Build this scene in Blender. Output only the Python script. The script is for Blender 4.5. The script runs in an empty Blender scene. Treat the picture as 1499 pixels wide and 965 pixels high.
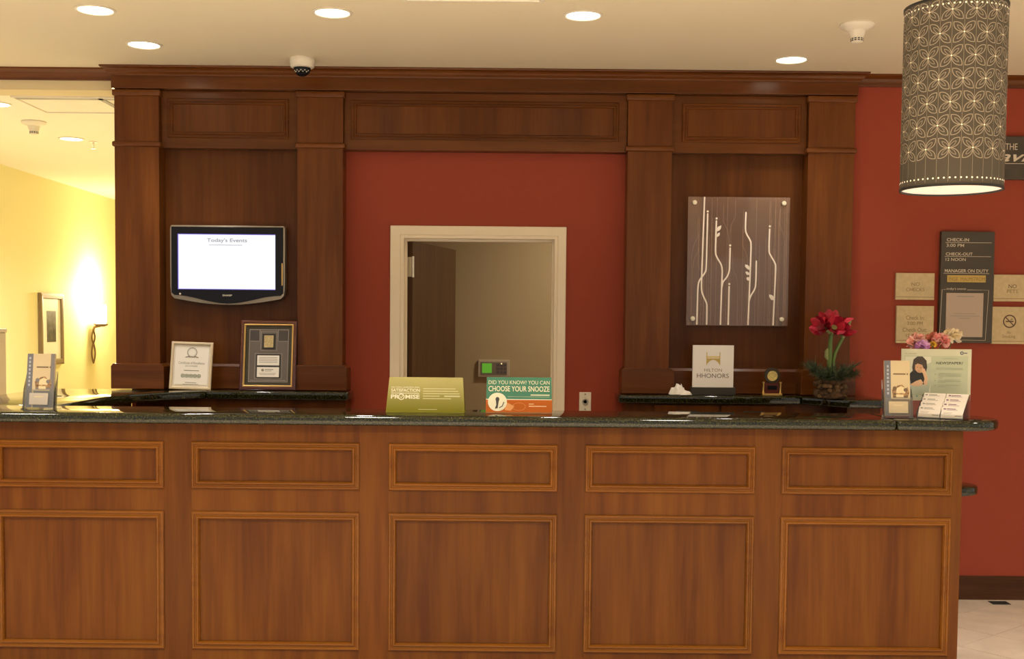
import bpy, bmesh, math, random
from mathutils import Vector, Matrix
random.seed(7)
S = bpy.context.scene
COL = S.collection
R = math.radians
PI = math.pi

# ------------------------------------------------------------------ camera
F_PX, EYE = 1700.0, 1.547
pitch, roll = math.atan(0.05), 0.0096
cd = bpy.data.cameras.new('camera')
cd.sensor_fit = 'HORIZONTAL'; cd.sensor_width = 36.0
cd.lens = F_PX / 1499 * 36.0
cd.shift_y = 76.5 / 1499
cd.clip_start = 0.05; cd.clip_end = 100
cam = bpy.data.objects.new('camera', cd); COL.objects.link(cam)
ri, up, fw = Vector((1, 0, 0)), Vector((0, math.sin(pitch), math.cos(pitch))), Vector((0, math.cos(pitch), -math.sin(pitch)))
rr = ri * math.cos(roll) + up * math.sin(roll)
uu = up * math.cos(roll) - ri * math.sin(roll)
m = Matrix.Identity(4)
for i in range(3):
    m[i][0], m[i][1], m[i][2] = rr[i], uu[i], -fw[i]
m.translation = (0, 0, EYE)
cam.matrix_world = m
S.camera = cam

# ------------------------------------------------------------------ world, exposure, unseen lobby fill
w = bpy.data.worlds.new('world'); S.world = w; w.use_nodes = True
w.node_tree.nodes['Background'].inputs[0].default_value = (1.0, 0.945, 0.86, 1)
w.node_tree.nodes['Background'].inputs[1].default_value = 0.62
S.view_settings.view_transform = 'Standard'; S.view_settings.look = 'None'
S.view_settings.gamma = 1.0; S.view_settings.use_curve_mapping = False
S.view_settings.exposure = 0.0

def area(name, loc, size, power, color=(1, .965, .885), rot=(0, 0, 0), spread=180):
    d = bpy.data.lights.new(name, 'AREA'); d.shape = 'DISK'; d.size = size; d.energy = power; d.color = color
    d.spread = R(spread)
    o = bpy.data.objects.new(name, d); COL.objects.link(o); o.location = loc; o.rotation_euler = rot
    return o
def spot(name, loc, power, angle=120, color=(1, .95, .86), blend=1.0, radius=.05):
    d = bpy.data.lights.new(name, 'SPOT'); d.energy = power; d.color = color; d.spot_size = R(angle)
    d.spot_blend = blend; d.shadow_soft_size = radius
    o = bpy.data.objects.new(name, d); COL.objects.link(o); o.location = loc
    return o
for i, (x, y) in enumerate([(-3.4, 3.0), (-.9, 2.6), (1.4, 2.4), (3.9, 3.2), (-2.6, .6), (0, .6), (2.6, .6), (-1.6, -1.8), (1.6, -1.8)]):  # unseen area lights added as fill, so the floor bounces onto ceiling and desk
    area('lobby_fill', (x, y, 2.93), .4, 72, spread=125)

# ------------------------------------------------------------------ helpers
class MB:
    def __init__(s): s.v = []; s.f = []; s.m = []
    def add(s, vs, fs, mi=0):
        n = len(s.v); s.v += [tuple(q) for q in vs]
        for f in fs: s.f.append([n + i for i in f]); s.m.append(mi)
        return s
    def box(s, x0, x1, y0, y1, z0, z1, mi=0):
        v = [(x, y, z) for x in (x0, x1) for y in (y0, y1) for z in (z0, z1)]
        return s.add(v, [(0, 1, 3, 2), (4, 6, 7, 5), (0, 4, 5, 1), (2, 3, 7, 6), (0, 2, 6, 4), (1, 5, 7, 3)], mi)
    def prism(s, poly, axis, a, b, mi=0):
        def mk(p, t):
            return {'y': (p[0], t, p[1]), 'z': (p[0], p[1], t), 'x': (t, p[0], p[1])}[axis]
        n = len(poly)
        v = [mk(p, a) for p in poly] + [mk(p, b) for p in poly]
        return s.add(v, [list(range(n)), list(range(n, 2 * n))[::-1]] + [(i, (i + 1) % n, n + (i + 1) % n, n + i) for i in range(n)], mi)
    def lathe(s, prof, n=24, c=(0, 0, 0), mi=0, axis='z'):
        v = []; f = []
        for r, z in prof:
            for k in range(n):
                a = 2 * PI * k / n
                p = (r * math.cos(a), r * math.sin(a), z)
                if axis == 'y': p = (p[0], p[2], p[1])
                v.append((p[0] + c[0], p[1] + c[1], p[2] + c[2]))
        for j in range(len(prof) - 1):
            for k in range(n):
                f.append((j * n + k, j * n + (k + 1) % n, (j + 1) * n + (k + 1) % n, (j + 1) * n + k))
        f.append(list(range(n))); f.append(list(range((len(prof) - 1) * n, len(prof) * n))[::-1])
        return s.add(v, f, mi)
    def tube(s, pts, rad, n=8, mi=0):
        pts = [Vector(p) for p in pts]
        rads = rad if isinstance(rad, (list, tuple)) else [rad] * len(pts)
        v = []; f = []
        ref = None
        for i, p in enumerate(pts):
            t = (pts[min(i + 1, len(pts) - 1)] - pts[max(i - 1, 0)]).normalized()
            if ref is None: ref = t.orthogonal().normalized()
            ref = (ref - t * ref.dot(t)).normalized()
            q = t.cross(ref)
            for k in range(n):
                a = 2 * PI * k / n
                v.append(p + (ref * math.cos(a) + q * math.sin(a)) * rads[i])
        for j in range(len(pts) - 1):
            for k in range(n):
                f.append((j * n + k, j * n + (k + 1) % n, (j + 1) * n + (k + 1) % n, (j + 1) * n + k))
        f.append(list(range(n))[::-1]); f.append(list(range((len(pts) - 1) * n, len(pts) * n)))
        return s.add(v, f, mi)
    def frame(s, x0, x1, z0, z1, prof, y=0, mi=0):
        # mitred picture-frame moulding: prof = [(inset, height toward -Y)]
        v = []; f = []
        for a, h in prof:
            v += [(x0 + a, y - h, z0 + a), (x1 - a, y - h, z0 + a), (x1 - a, y - h, z1 - a), (x0 + a, y - h, z1 - a)]
        n = len(prof)
        for j in range(n):
            k2 = (j + 1) % n
            for k in range(4):
                f.append((j * 4 + k, j * 4 + (k + 1) % 4, k2 * 4 + (k + 1) % 4, k2 * 4 + k))
        return s.add(v, f, mi)
    def ell(s, c, rx, ry, rz, nu=16, nv=10, mi=0):
        v = [(c[0], c[1], c[2] - rz)]; f = []
        for j in range(1, nv):
            t = PI * j / nv
            for k in range(nu):
                a = 2 * PI * k / nu
                v.append((c[0] + rx * math.sin(t) * math.cos(a), c[1] + ry * math.sin(t) * math.sin(a), c[2] - rz * math.cos(t)))
        v.append((c[0], c[1], c[2] + rz)); L = len(v) - 1
        for k in range(nu): f.append((0, 1 + (k + 1) % nu, 1 + k)); f.append((L, L - nu + k, L - nu + (k + 1) % nu))
        for j in range(nv - 2):
            for k in range(nu):
                a = 1 + j * nu
                f.append((a + k, a + (k + 1) % nu, a + nu + (k + 1) % nu, a + nu + k))
        return s.add(v, f, mi)
    def mesh(s, name, mats, bevel=0, seg=2, smooth=0, recalc=True):
        me = bpy.data.meshes.new(name)
        me.from_pydata(s.v, [], s.f)
        mats = mats if isinstance(mats, (list, tuple)) else [mats]
        for q in mats: me.materials.append(q)
        me.polygons.foreach_set('material_index', s.m)
        bm = bmesh.new(); bm.from_mesh(me)
        if recalc: bmesh.ops.recalc_face_normals(bm, faces=bm.faces)
        if bevel:
            es = [e for e in bm.edges if len(e.link_faces) == 2 and e.calc_face_angle(0) > R(40)]
            bmesh.ops.bevel(bm, geom=es, offset=bevel, segments=seg, profile=.5, affect='EDGES', clamp_overlap=True)
        bm.to_mesh(me); bm.free()
        if smooth:
            for p in me.polygons: p.use_smooth = True
            me.set_sharp_from_angle(angle=R(smooth))
        me.update()
        return me

def props(o, label=None, cat=None, group=None, kind=None):
    for k, q in (('label', label), ('category', cat), ('group', group), ('kind', kind)):
        if q: o[k] = q
    return o
def obj(name, me, parent=None, loc=(0, 0, 0), rot=(0, 0, 0), label=None, kind=None):
    o = bpy.data.objects.new(name, me); COL.objects.link(o)
    o.location = loc; o.rotation_euler = rot
    if parent: o.parent = parent
    return props(o, label, kind=kind)
def thing(name, label, cat, loc=(0, 0, 0), rot=(0, 0, 0), group=None, kind=None):
    o = bpy.data.objects.new(name, None); COL.objects.link(o); o.empty_display_size = .05
    o.location = loc; o.rotation_euler = rot
    return props(o, label, cat, group, kind)
def part(name, mb, mats, parent, bevel=0, smooth=0, label=None, kind=None, seg=2):
    return obj(name, mb.mesh(name, mats, bevel, seg, smooth), parent, label=label, kind=kind)
def struct(name, mb, mats, bevel=0, smooth=0):
    return obj(name, mb.mesh(name, mats, bevel, 2, smooth), kind='structure')
def copy_tree(o, parent=None):
    c = o.copy(); COL.objects.link(c)
    if parent: c.parent = parent
    for ch in list(o.children): copy_tree(ch, c)
    return c

def text_mesh(s, bold=0, shear=0):
    cu = bpy.data.curves.new('lettering', 'FONT'); cu.body = s; cu.offset = bold; cu.shear = shear
    cu.resolution_u = 3
    o = bpy.data.objects.new('lettering', cu); COL.objects.link(o)
    dg = bpy.context.evaluated_depsgraph_get()
    me = bpy.data.meshes.new_from_object(o.evaluated_get(dg))
    bpy.data.objects.remove(o); bpy.data.curves.remove(cu)
    return me
def text(s, x0, x1, z0, z1, mat, parent, y=-.001, bold=0, shear=0, name='lettering', vert=False):
    """flat lettering fitted to a rectangle of the local XZ plane, facing -Y"""
    me = text_mesh(s, bold, shear)
    xs = [q.co.x for q in me.vertices]; ys = [q.co.y for q in me.vertices]
    ax, bx, ay, by = min(xs), max(xs), min(ys), max(ys)
    for q in me.vertices:
        u, t = (q.co.x - ax) / (bx - ax), (q.co.y - ay) / (by - ay)
        if vert: u, t = 1 - t, u
        q.co = (x0 + u * (x1 - x0), y, z0 + t * (z1 - z0))
    me.materials.clear(); me.materials.append(mat); me.update()
    return obj(name, me, parent)
def flat(polys, mats, name, parent, y=-.001, step=.0004, label=None):
    """layered flat print: polys = [(points (x,z), material index)]"""
    mb = MB()
    for i, (p, mi) in enumerate(polys):
        mb.add([(q[0], y - step * i, q[1]) for q in p], [list(range(len(p)))], mi)
    me = mb.mesh(name, mats, recalc=False)
    return obj(name, me, parent, label=label)
def rect(x0, x1, z0, z1): return [(x0, z0), (x1, z0), (x1, z1), (x0, z1)]
def disc(x, z, rx, rz=None, n=20, a0=0, a1=2 * PI):
    rz = rz or rx
    return [(x + rx * math.cos(a0 + (a1 - a0) * k / n), z + rz * math.sin(a0 + (a1 - a0) * k / n)) for k in range(n)]
def bars(lines, mat, name, parent, y=-.0012):
    return flat([(rect(a, b, z - t / 2, z + t / 2), 0) for a, b, z, t in lines], [mat], name, parent, y, 0)
def ribbon(pts, wd):
    """2-D polyline to a list of quads of width wd"""
    out = []
    L, Rr = [], []
    for i, p in enumerate(pts):
        a = pts[max(i - 1, 0)]; b = pts[min(i + 1, len(pts) - 1)]
        dx, dz = b[0] - a[0], b[1] - a[1]; n = math.hypot(dx, dz) or 1
        nx, nz = -dz / n * wd / 2, dx / n * wd / 2
        L.append((p[0] + nx, p[1] + nz)); Rr.append((p[0] - nx, p[1] - nz))
    for i in range(len(pts) - 1): out.append([Rr[i], Rr[i + 1], L[i + 1], L[i]])
    return out

# ------------------------------------------------------------------ materials
def mat(name, c, rough=.5, metal=0, emit=0, ecol=None, coat=0, alpha=1, trans=0, spec=.5, ior=1.5, bump=0, bscale=200, vary=0, vscale=20):
    M = bpy.data.materials.new(name); M.use_nodes = True
    nt = M.node_tree; b = nt.nodes['Principled BSDF']
    b.inputs['Base Color'].default_value = (*c, 1); b.inputs['Roughness'].default_value = rough
    b.inputs['Metallic'].default_value = metal; b.inputs['Coat Weight'].default_value = coat
    b.inputs['Coat Roughness'].default_value = .1
    b.inputs['Alpha'].default_value = alpha; b.inputs['Transmission Weight'].default_value = trans
    b.inputs['Specular IOR Level'].default_value = spec; b.inputs['IOR'].default_value = ior
    if emit:
        b.inputs['Emission Color'].default_value = (*(ecol or c), 1); b.inputs['Emission Strength'].default_value = emit
    if bump or vary:
        tc = nt.nodes.new('ShaderNodeTexCoord')
    if bump:
        n = nt.nodes.new('ShaderNodeTexNoise'); n.inputs['Scale'].default_value = bscale; n.inputs['Detail'].default_value = 4
        bp = nt.nodes.new('ShaderNodeBump'); bp.inputs['Strength'].default_value = bump; bp.inputs['Distance'].default_value = .002
        nt.links.new(tc.outputs['Object'], n.inputs['Vector']); nt.links.new(n.outputs['Fac'], bp.inputs['Height'])
        nt.links.new(bp.outputs['Normal'], b.inputs['Normal'])
    if vary:
        n = nt.nodes.new('ShaderNodeTexNoise'); n.inputs['Scale'].default_value = vscale; n.inputs['Detail'].default_value = 3
        r = nt.nodes.new('ShaderNodeValToRGB')
        r.color_ramp.elements[0].position = .3; r.color_ramp.elements[1].position = .7
        r.color_ramp.elements[0].color = (*[q * (1 - vary) for q in c], 1); r.color_ramp.elements[1].color = (*[min(1, q * (1 + vary)) for q in c], 1)
        nt.links.new(tc.outputs['Object'], n.inputs['Vector']); nt.links.new(n.outputs['Fac'], r.inputs['Fac'])
        nt.links.new(r.outputs['Color'], b.inputs['Base Color'])
    return M

def wood(name, dark, mid, light, horiz=False, rough=.36, coat=.03, crough=.16):
    M = bpy.data.materials.new(name); M.use_nodes = True
    nt = M.node_tree; N = nt.nodes; L = nt.links; b = N['Principled BSDF']
    tc = N.new('ShaderNodeTexCoord'); oi = N.new('ShaderNodeObjectInfo')
    sc = N.new('ShaderNodeVectorMath'); sc.operation = 'SCALE'; sc.inputs[0].default_value = (3, 5, 7)
    L.new(oi.outputs['Random'], sc.inputs['Scale'])
    ad = N.new('ShaderNodeVectorMath'); ad.operation = 'ADD'
    L.new(tc.outputs['Object'], ad.inputs[0]); L.new(sc.outputs[0], ad.inputs[1])
    def noise(scale, s, det=4, dist=0):
        mp = N.new('ShaderNodeMapping'); mp.inputs['Scale'].default_value = s
        n = N.new('ShaderNodeTexNoise'); n.inputs['Scale'].default_value = scale; n.inputs['Detail'].default_value = det
        n.inputs['Distortion'].default_value = dist
        L.new(ad.outputs[0], mp.inputs['Vector']); L.new(mp.outputs[0], n.inputs['Vector'])
        return n.outputs['Fac']
    k = (lambda a, c_: (c_, a, a)) if horiz else (lambda a, c_: (a, a, c_))
    broad = noise(1.0, k(9, .9), 3, .4)
    med = noise(1.0, k(38, 2.2), 5, .6)
    fine = noise(1.0, k(420, 9), 3)
    def mix(a, fa, c_, fc):
        x = N.new('ShaderNodeMath'); x.operation = 'MULTIPLY'; x.inputs[1].default_value = fa; L.new(a, x.inputs[0])
        y = N.new('ShaderNodeMath'); y.operation = 'MULTIPLY_ADD'; y.inputs[1].default_value = fc; L.new(c_, y.inputs[0]); L.new(x.outputs[0], y.inputs[2])
        return y.outputs[0]
    v = mix(mix(broad, .55, med, .33), 1, fine, .12)
    rp = N.new('ShaderNodeValToRGB'); e = rp.color_ramp.elements
    e[0].position = .36; e[0].color = (*dark, 1); e[1].position = .64; e[1].color = (*light, 1)
    q = e.new(.5); q.color = (*mid, 1)
    L.new(v, rp.inputs['Fac'])
    hs = N.new('ShaderNodeHueSaturation')
    mr = N.new('ShaderNodeMapRange'); mr.inputs['To Min'].default_value = .9; mr.inputs['To Max'].default_value = 1.12
    L.new(oi.outputs['Random'], mr.inputs['Value']); L.new(mr.outputs[0], hs.inputs['Value'])
    L.new(rp.outputs['Color'], hs.inputs['Color']); L.new(hs.outputs['Color'], b.inputs['Base Color'])
    bp = N.new('ShaderNodeBump'); bp.inputs['Strength'].default_value = .06; bp.inputs['Distance'].default_value = .002
    L.new(fine, bp.inputs['Height']); L.new(bp.outputs[0], b.inputs['Normal'])
    b.inputs['Roughness'].default_value = rough; b.inputs['Coat Weight'].default_value = coat; b.inputs['Coat Roughness'].default_value = crough
    b.inputs['Specular IOR Level'].default_value = .17
    return M

W_D, W_M, W_L = (.068, .0160, .0010), (.098, .0275, .0016), (.126, .0405, .0026)
M_wood = wood('cherry_vertical', W_D, W_M, W_L)
M_woodh = wood('cherry_horizontal', W_D, W_M, W_L, True)
D_D, D_M, D_L = (.086, .0222, .0030), (.119, .0345, .0050), (.154, .0485, .0075)
M_mould = wood('cherry_moulding', tuple(1.15 * c for c in W_M), tuple(1.15 * c for c in W_L), tuple(1.3 * c for c in W_L), True, rough=.3, coat=.22, crough=.2)
M_wwall = wood('cherry_wall_vertical', D_D, D_M, D_L, rough=.34, coat=.12, crough=.26)
M_wwallh = wood('cherry_wall_horizontal', D_D, D_M, D_L, True, rough=.3, coat=.20, crough=.2)
M_back_shaded = wood('cherry_recess_shaded', tuple(.77 * c for c in D_D), tuple(.77 * c for c in D_M), tuple(.77 * c for c in D_L), rough=.36, coat=.08, crough=.28)  # same cherry, colour darkened to carry the shade inside the bays
M_red = mat('red_paint', (.295, .046, .0185), .62, bump=.05, bscale=300, spec=.3)
M_cream = mat('ceiling_paint', (.74, .655, .485), .8, bump=.05, bscale=350, spec=.2)
M_hdr = mat('header_paint', (.70, .58, .34), .8)
M_yellow = mat('yellow_paint', (.88, .81, .47), .75, bump=.04, bscale=300)
M_farceil = mat('far_ceiling_paint', (.86, .82, .68), .85)
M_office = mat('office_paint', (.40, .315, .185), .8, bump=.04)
M_trim = mat('trim_paint', (.82, .71, .54), .4)
M_base = wood('dark_baseboard', (.045, .016, .006), (.065, .024, .009), (.085, .032, .013), True, rough=.35)
M_tile = mat('beige_tile', (.70, .585, .455), .35, vary=.12, vscale=6, bump=.04, bscale=60)
M_grout = mat('grout', (.28, .2, .13), .9)
M_black = mat('black_plastic', (.007, .007, .010), .2, spec=.22)
M_blackm = mat('matte_black', (.02, .02, .02), .5)
M_silver = mat('silver_plastic', (.36, .32, .27), .35, metal=.4)
M_white = mat('white_plastic', (.78, .72, .60), .45)
M_paper = mat('white_paper', (.92, .89, .83), .7)
M_ink = mat('dark_ink', (.05, .045, .04), .6)
M_greyink = mat('grey_ink', (.30, .28, .24), .6)
M_brass = mat('brushed_brass', (.75, .52, .18), .3, metal=.9)
M_gold = mat('gold_trim', (.72, .47, .16), .35, metal=.6)
M_steel = mat('steel', (.75, .70, .58), .3, metal=.8)
M_lamp = mat('lamp_lens', (1, .93, .78), .5, emit=9, ecol=(1, .9, .70))

def granite():
    M = bpy.data.materials.new('dark_green_granite'); M.use_nodes = True
    nt = M.node_tree; N = nt.nodes; L = nt.links; b = N['Principled BSDF']
    tc = N.new('ShaderNodeTexCoord')
    n1 = N.new('ShaderNodeTexNoise'); n1.inputs['Scale'].default_value = 130; n1.inputs['Detail'].default_value = 6; n1.inputs['Roughness'].default_value = .7
    vo = N.new('ShaderNodeTexVoronoi'); vo.inputs['Scale'].default_value = 260
    for n in (n1, vo): L.new(tc.outputs['Object'], n.inputs['Vector'])
    r = N.new('ShaderNodeValToRGB'); e = r.color_ramp.elements
    e[0].position = .38; e[0].color = (.003, .004, .002, 1); e[1].position = .72; e[1].color = (.085, .078, .026, 1)
    q = e.new(.55); q.color = (.020, .021, .007, 1)
    L.new(n1.outputs['Fac'], r.inputs['Fac'])
    mx = N.new('ShaderNodeMix'); mx.data_type = 'RGBA'; mx.blend_type = 'MULTIPLY'; mx.inputs['Factor'].default_value = .75
    r2 = N.new('ShaderNodeValToRGB'); r2.color_ramp.elements[0].position = .1; r2.color_ramp.elements[1].position = .75
    r2.color_ramp.elements[0].color = (.15, .15, .15, 1); r2.color_ramp.elements[1].color = (1.5, 1.5, 1.4, 1)
    L.new(vo.outputs['Color'], r2.inputs['Fac'])
    L.new(r.outputs[0], mx.inputs['A']); L.new(r2.outputs[0], mx.inputs['B']); L.new(mx.outputs['Result'], b.inputs['Base Color'])
    b.inputs['Roughness'].default_value = .045; b.inputs['Specular IOR Level'].default_value = .55
    return M
M_granite = granite()

def clear(name, tint=(1, 1, 1), haze=.05, hazecol=(.8, .8, .8)):
    M = bpy.data.materials.new(name); M.use_nodes = True
    nt = M.node_tree; N = nt.nodes; L = nt.links; N.remove(N['Principled BSDF'])
    o = N['Material Output']
    t = N.new('ShaderNodeBsdfTransparent'); t.inputs[0].default_value = (*tint, 1)
    d = N.new('ShaderNodeBsdfDiffuse'); d.inputs[0].default_value = (*hazecol, 1)
    g = N.new('ShaderNodeBsdfGlossy'); g.inputs['Roughness'].default_value = .05
    fr = N.new('ShaderNodeFresnel'); fr.inputs[0].default_value = 1.45
    a = N.new('ShaderNodeMixShader'); a.inputs[0].default_value = haze
    c = N.new('ShaderNodeMixShader')
    L.new(t.outputs[0], a.inputs[1]); L.new(d.outputs[0], a.inputs[2])
    L.new(fr.outputs[0], c.inputs[0]); L.new(a.outputs[0], c.inputs[1]); L.new(g.outputs[0], c.inputs[2])
    L.new(c.outputs[0], o.inputs['Surface'])
    return M
M_clear = clear('clear_acrylic', (.94, .94, .92), .07)
M_frost = clear('etched_glass', (.95, .92, .9), .15, (.76, .52, .41))

# ------------------------------------------------------------------ setting
YW = 6.65            # back wall plane
ZC = 2.95            # ceiling
fl = struct('floor', MB().box(-7, 8, -5, 14.2, -.12, -.006), M_grout)
# diagonal tiles as far as they can be told apart
def clip(poly, a, b, c):
    out = []
    for i, p in enumerate(poly):
        q = poly[(i + 1) % len(poly)]
        dp, dq = a * p[0] + b * p[1] - c, a * q[0] + b * q[1] - c
        if dp <= 0: out.append(p)
        if dp * dq < 0:
            t = dp / (dp - dq); out.append((p[0] + t * (q[0] - p[0]), p[1] + t * (q[1] - p[1])))
    return out
TS = .33
ux, uy = math.cos(R(40)), math.sin(R(40))
cnt = 0
for i in range(-14, 24):
    for j in range(-24, 26):
        cx_ = 2.443 + (i + .5) * TS * ux - (j + .5) * TS * uy; cy_ = 5.792 + (i + .5) * TS * uy + (j + .5) * TS * ux
        if not (1.95 < cx_ < 5.0 and 3.2 < cy_ < 6.8): continue
        h = TS / 2 - .0022
        pl = [(cx_ + a * h * ux - b * h * uy, cy_ + a * h * uy + b * h * ux) for a, b in ((-1, -1), (1, -1), (1, 1), (-1, 1))]
        pl = clip(clip(clip(pl, 0, 1, 6.56), 1, 0, 5.0), -1, 0, -1.92)
        if len(pl) < 3: continue
        ar = abs(sum(pl[k][0] * pl[(k + 1) % len(pl)][1] - pl[(k + 1) % len(pl)][0] * pl[k][1] for k in range(len(pl)))) / 2
        if ar < .004: continue
        if cnt < 230:
            part('tile', MB().prism(pl, 'z', -.006, random.uniform(-.0006, .0002)), M_tile, fl); cnt += 1
# rest of the lobby floor, beyond what can be told apart
mb = MB()
for i in range(-40, 60):
    for j in range(-40, 60):
        cx_ = 2.443 + (i + .5) * TS * ux - (j + .5) * TS * uy; cy_ = 5.792 + (i + .5) * TS * uy + (j + .5) * TS * ux
        if 1.95 < cx_ < 5.0 and 3.2 < cy_ < 6.8: continue
        if not (-6.8 < cx_ < 7.8 and -4.8 < cy_ < 13.8): continue
        h = TS / 2 - .0022
        mb.prism([(cx_ + a * h * ux - b * h * uy, cy_ + a * h * uy + b * h * ux) for a, b in ((-1, -1), (1, -1), (1, 1), (-1, 1))], 'z', -.006, -.0005)
part('tiling', mb, M_tile, fl, kind='stuff')

struct('ceiling', MB().box(-7, 8, -5, 6.62, ZC, ZC + .1), M_cream)
struct('ceiling_far', MB().box(-4.34, -1.86, 6.78, 14.1, 2.853, 2.95), M_farceil)
DX0, DX1, DZ = -.640, .252, 2.045
struct('wall_back', MB().box(-2.18, DX0, YW, YW + .12, 0, ZC).box(DX1, 2.0, YW, YW + .12, 0, ZC).box(DX0, DX1, YW, YW + .12, DZ, ZC), M_red)
YR = 6.57
struct('wall_right', MB().box(1.90, 8.0, YR, YR + .2, 0, ZC), M_red)
struct('wall_header', MB().box(-7, -2.2, 6.60, 6.78, 2.835, ZC), M_hdr)
struct('wall_left', MB().box(-4.44, -4.34, 6.78, 14.2, 0, 2.95), M_yellow)
struct('wall_far', MB().box(-4.34, -1.86, 14.1, 14.2, 0, 2.95), M_yellow)
struct('wall_partition', MB().box(-1.90, -1.78, 6.78, 14.1, 0, 2.95), M_yellow)
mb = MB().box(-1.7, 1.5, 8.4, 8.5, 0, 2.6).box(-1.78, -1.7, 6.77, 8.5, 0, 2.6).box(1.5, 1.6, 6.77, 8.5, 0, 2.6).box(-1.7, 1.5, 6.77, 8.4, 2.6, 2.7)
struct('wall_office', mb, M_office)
area('office_lamp', (.75, 7.5, 2.58), .3, 22, (1, .85, .6))

crown = [(0, 0), (0, -.062), (.012, -.062), (.014, -.05), (.03, -.036), (.034, -.024), (.052, -.014), (.058, -.010), (.058, 0)]
def crown_run(x0, x1, y, z):
    return MB().prism([(y - a, z + h) for a, h in crown], 'x', x0, x1)
struct('trim_1', crown_run(-7, -2.235, 6.60, ZC), M_wwallh, smooth=35)
struct('trim_2', crown_run(1.905, 8, YR, ZC), M_wwallh, smooth=35)
struct('baseboard_right', MB().prism([(YR, 0), (YR - .018, 0), (YR - .018, .108), (YR - .013, .113), (YR - .013, .128), (YR - .006, .135), (YR, .135)], 'x', 1.9, 8), M_base)

# door to the office
dr = thing('door_1', None, None, (0, 0, 0)); dr['kind'] = 'structure'
mb = MB().prism([(-.70, 0), (DX0, 0), (DX0, DZ), (DX1, DZ), (DX1, 0), (.302, 0), (.302, 2.099), (-.70, 2.099)], 'y', YW - .018, YW)
part('casing', mb, M_trim, dr, bevel=.005)
mb = MB().prism([(DX0, 0), (DX0 + .016, 0), (DX0 + .016, DZ - .016), (DX1 - .016, DZ - .016), (DX1 - .016, 0), (DX1, 0), (DX1, DZ), (DX0, DZ)], 'y', YW - .012, YW + .14)
part('jamb', mb, M_trim, dr)
a, b_ = DX0 + .016, DX1 - .016
mb = MB().prism([(a, 0), (a + .014, 0), (a + .014, DZ - .03), (b_ - .014, DZ - .03), (b_ - .014, 0), (b_, 0), (b_, DZ - .016), (a, DZ - .016)], 'y', YW + .045, YW + .085)
part('door_stop', mb, M_trim, dr)
lf = obj('leaf', MB().box(0, .80, 0, .042, .01, 2.022).mesh('leaf', wood('office_door_veneer', (.055, .026, .012), (.075, .036, .016), (.095, .046, .021), rough=.45, coat=.05), .002), dr, (-.586, 6.80, 0), (0, 0, R(74.5)))
for z in (1.815, 1.0, .25):
    obj('hinge', MB().box(-.003, .001, .006, .040, z, z + .115).lathe([(.007, z - .004), (.007, z + .119)], 10, (-.004, -.004, 0)).mesh('hinge', M_steel, .0008), lf)

# ------------------------------------------------------------------ paneled wall surround
YP = 6.525
MOULD = [(0, 0), (0, .006), (.004, .010), (.010, .010), (.013, .006), (.017, .006), (.022, .012), (.028, .012), (.033, .004), (.033, -.006)]
sr = thing('wall_surround', 'tall cherry wood wall surround with four pilasters and crown moulding behind the desk', 'millwork', (0, 0, 0))
PX = [(-2.227, -1.979), (-1.208, -.954), (.632, .880), (1.638, 1.895)]
for x0, x1 in PX:
    p = part('pilaster', MB().box(x0, x1, YP, YW - .001, 1.162, 2.83), M_wwall, sr, bevel=.002)
    part('plinth', MB().prism([(x0 - .02, 1.162), (x1 + .03, 1.162), (x1 + .03, 1.288), (x1 + .012, 1.304), (x0 - .008, 1.304), (x0 - .02, 1.288)], 'y', YP - .03, YW - .002), M_wwallh, p, bevel=.004)
    part('astragal', MB().box(x0 - .012, x1 + .014, YP - .014, YW - .003, 2.512, 2.542), M_wwallh, p, bevel=.010, seg=3, smooth=50)
    part('capital', MB().box(x0 - .010, x1 + .010, YP - .012, YW - .004, 2.792, 2.828), M_wwallh, p, bevel=.007, smooth=50)
HB = [(-1.979, -1.208, -1.941, -1.263), (-.954, .632, -.915, .585), (.880, 1.638, .938, 1.602)]
for x0, x1, a, b_ in HB:
    h = part('header_board', MB().box(x0 + .001, x1 - .001, 6.565, YW - .002, 2.513, 2.83), M_wwallh, sr, bevel=.002)
    part('header_panel', MB().box(a + .025, b_ - .025, 6.562, 6.568, 2.598, 2.765), M_wwall, h)
    part('panel_moulding', MB().frame(a, b_, 2.570, 2.787, MOULD, 6.566), M_wwallh, h)
for (x0, x1) in ((-1.979, -1.208), (.880, 1.638)):
    part('back_panel', MB().box(x0 + .001, x1 - .001, YW - .012, YW - .002, 1.162, 2.513), M_back_shaded, sr)
    part('base_board', MB().prism([(YW - .03, 1.162), (YW - .03, 1.288), (YW - .018, 1.302), (YW - .012, 1.302), (YW - .012, 1.162)], 'x', x0 + .001, x1 - .001), M_wwallh, sr)
part('frieze', MB().box(-2.238, 1.905, YP - .018, YW - .002, 2.831, 2.905), M_wwallh, sr, bevel=.002)
CP = [(0, .0), (.006, 0), (.008, .008), (.020, .016), (.024, .020), (.026, .026), (.036, .036), (.048, .040), (.050, .044), (.050, .049), (0, .049)]
mb = MB(); v = []; f = []
for a, h in CP:
    z = 2.900 + h
    v += [(-2.238 - a, YW - .003, z), (-2.238 - a, YP - .018 - a, z), (1.905 + a, YP - .018 - a, z), (1.905 + a, YW - .003, z)]
n = len(CP)
for j in range(n):
    k2 = (j + 1) % n
    for k in range(3): f.append((j * 4 + k, j * 4 + k + 1, k2 * 4 + k + 1, k2 * 4 + k))
f.append([j * 4 for j in range(n)]); f.append([j * 4 + 3 for j in range(n)])
mb.add(v, f)
part('crown_moulding', mb, M_wwallh, sr, smooth=35)

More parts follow.
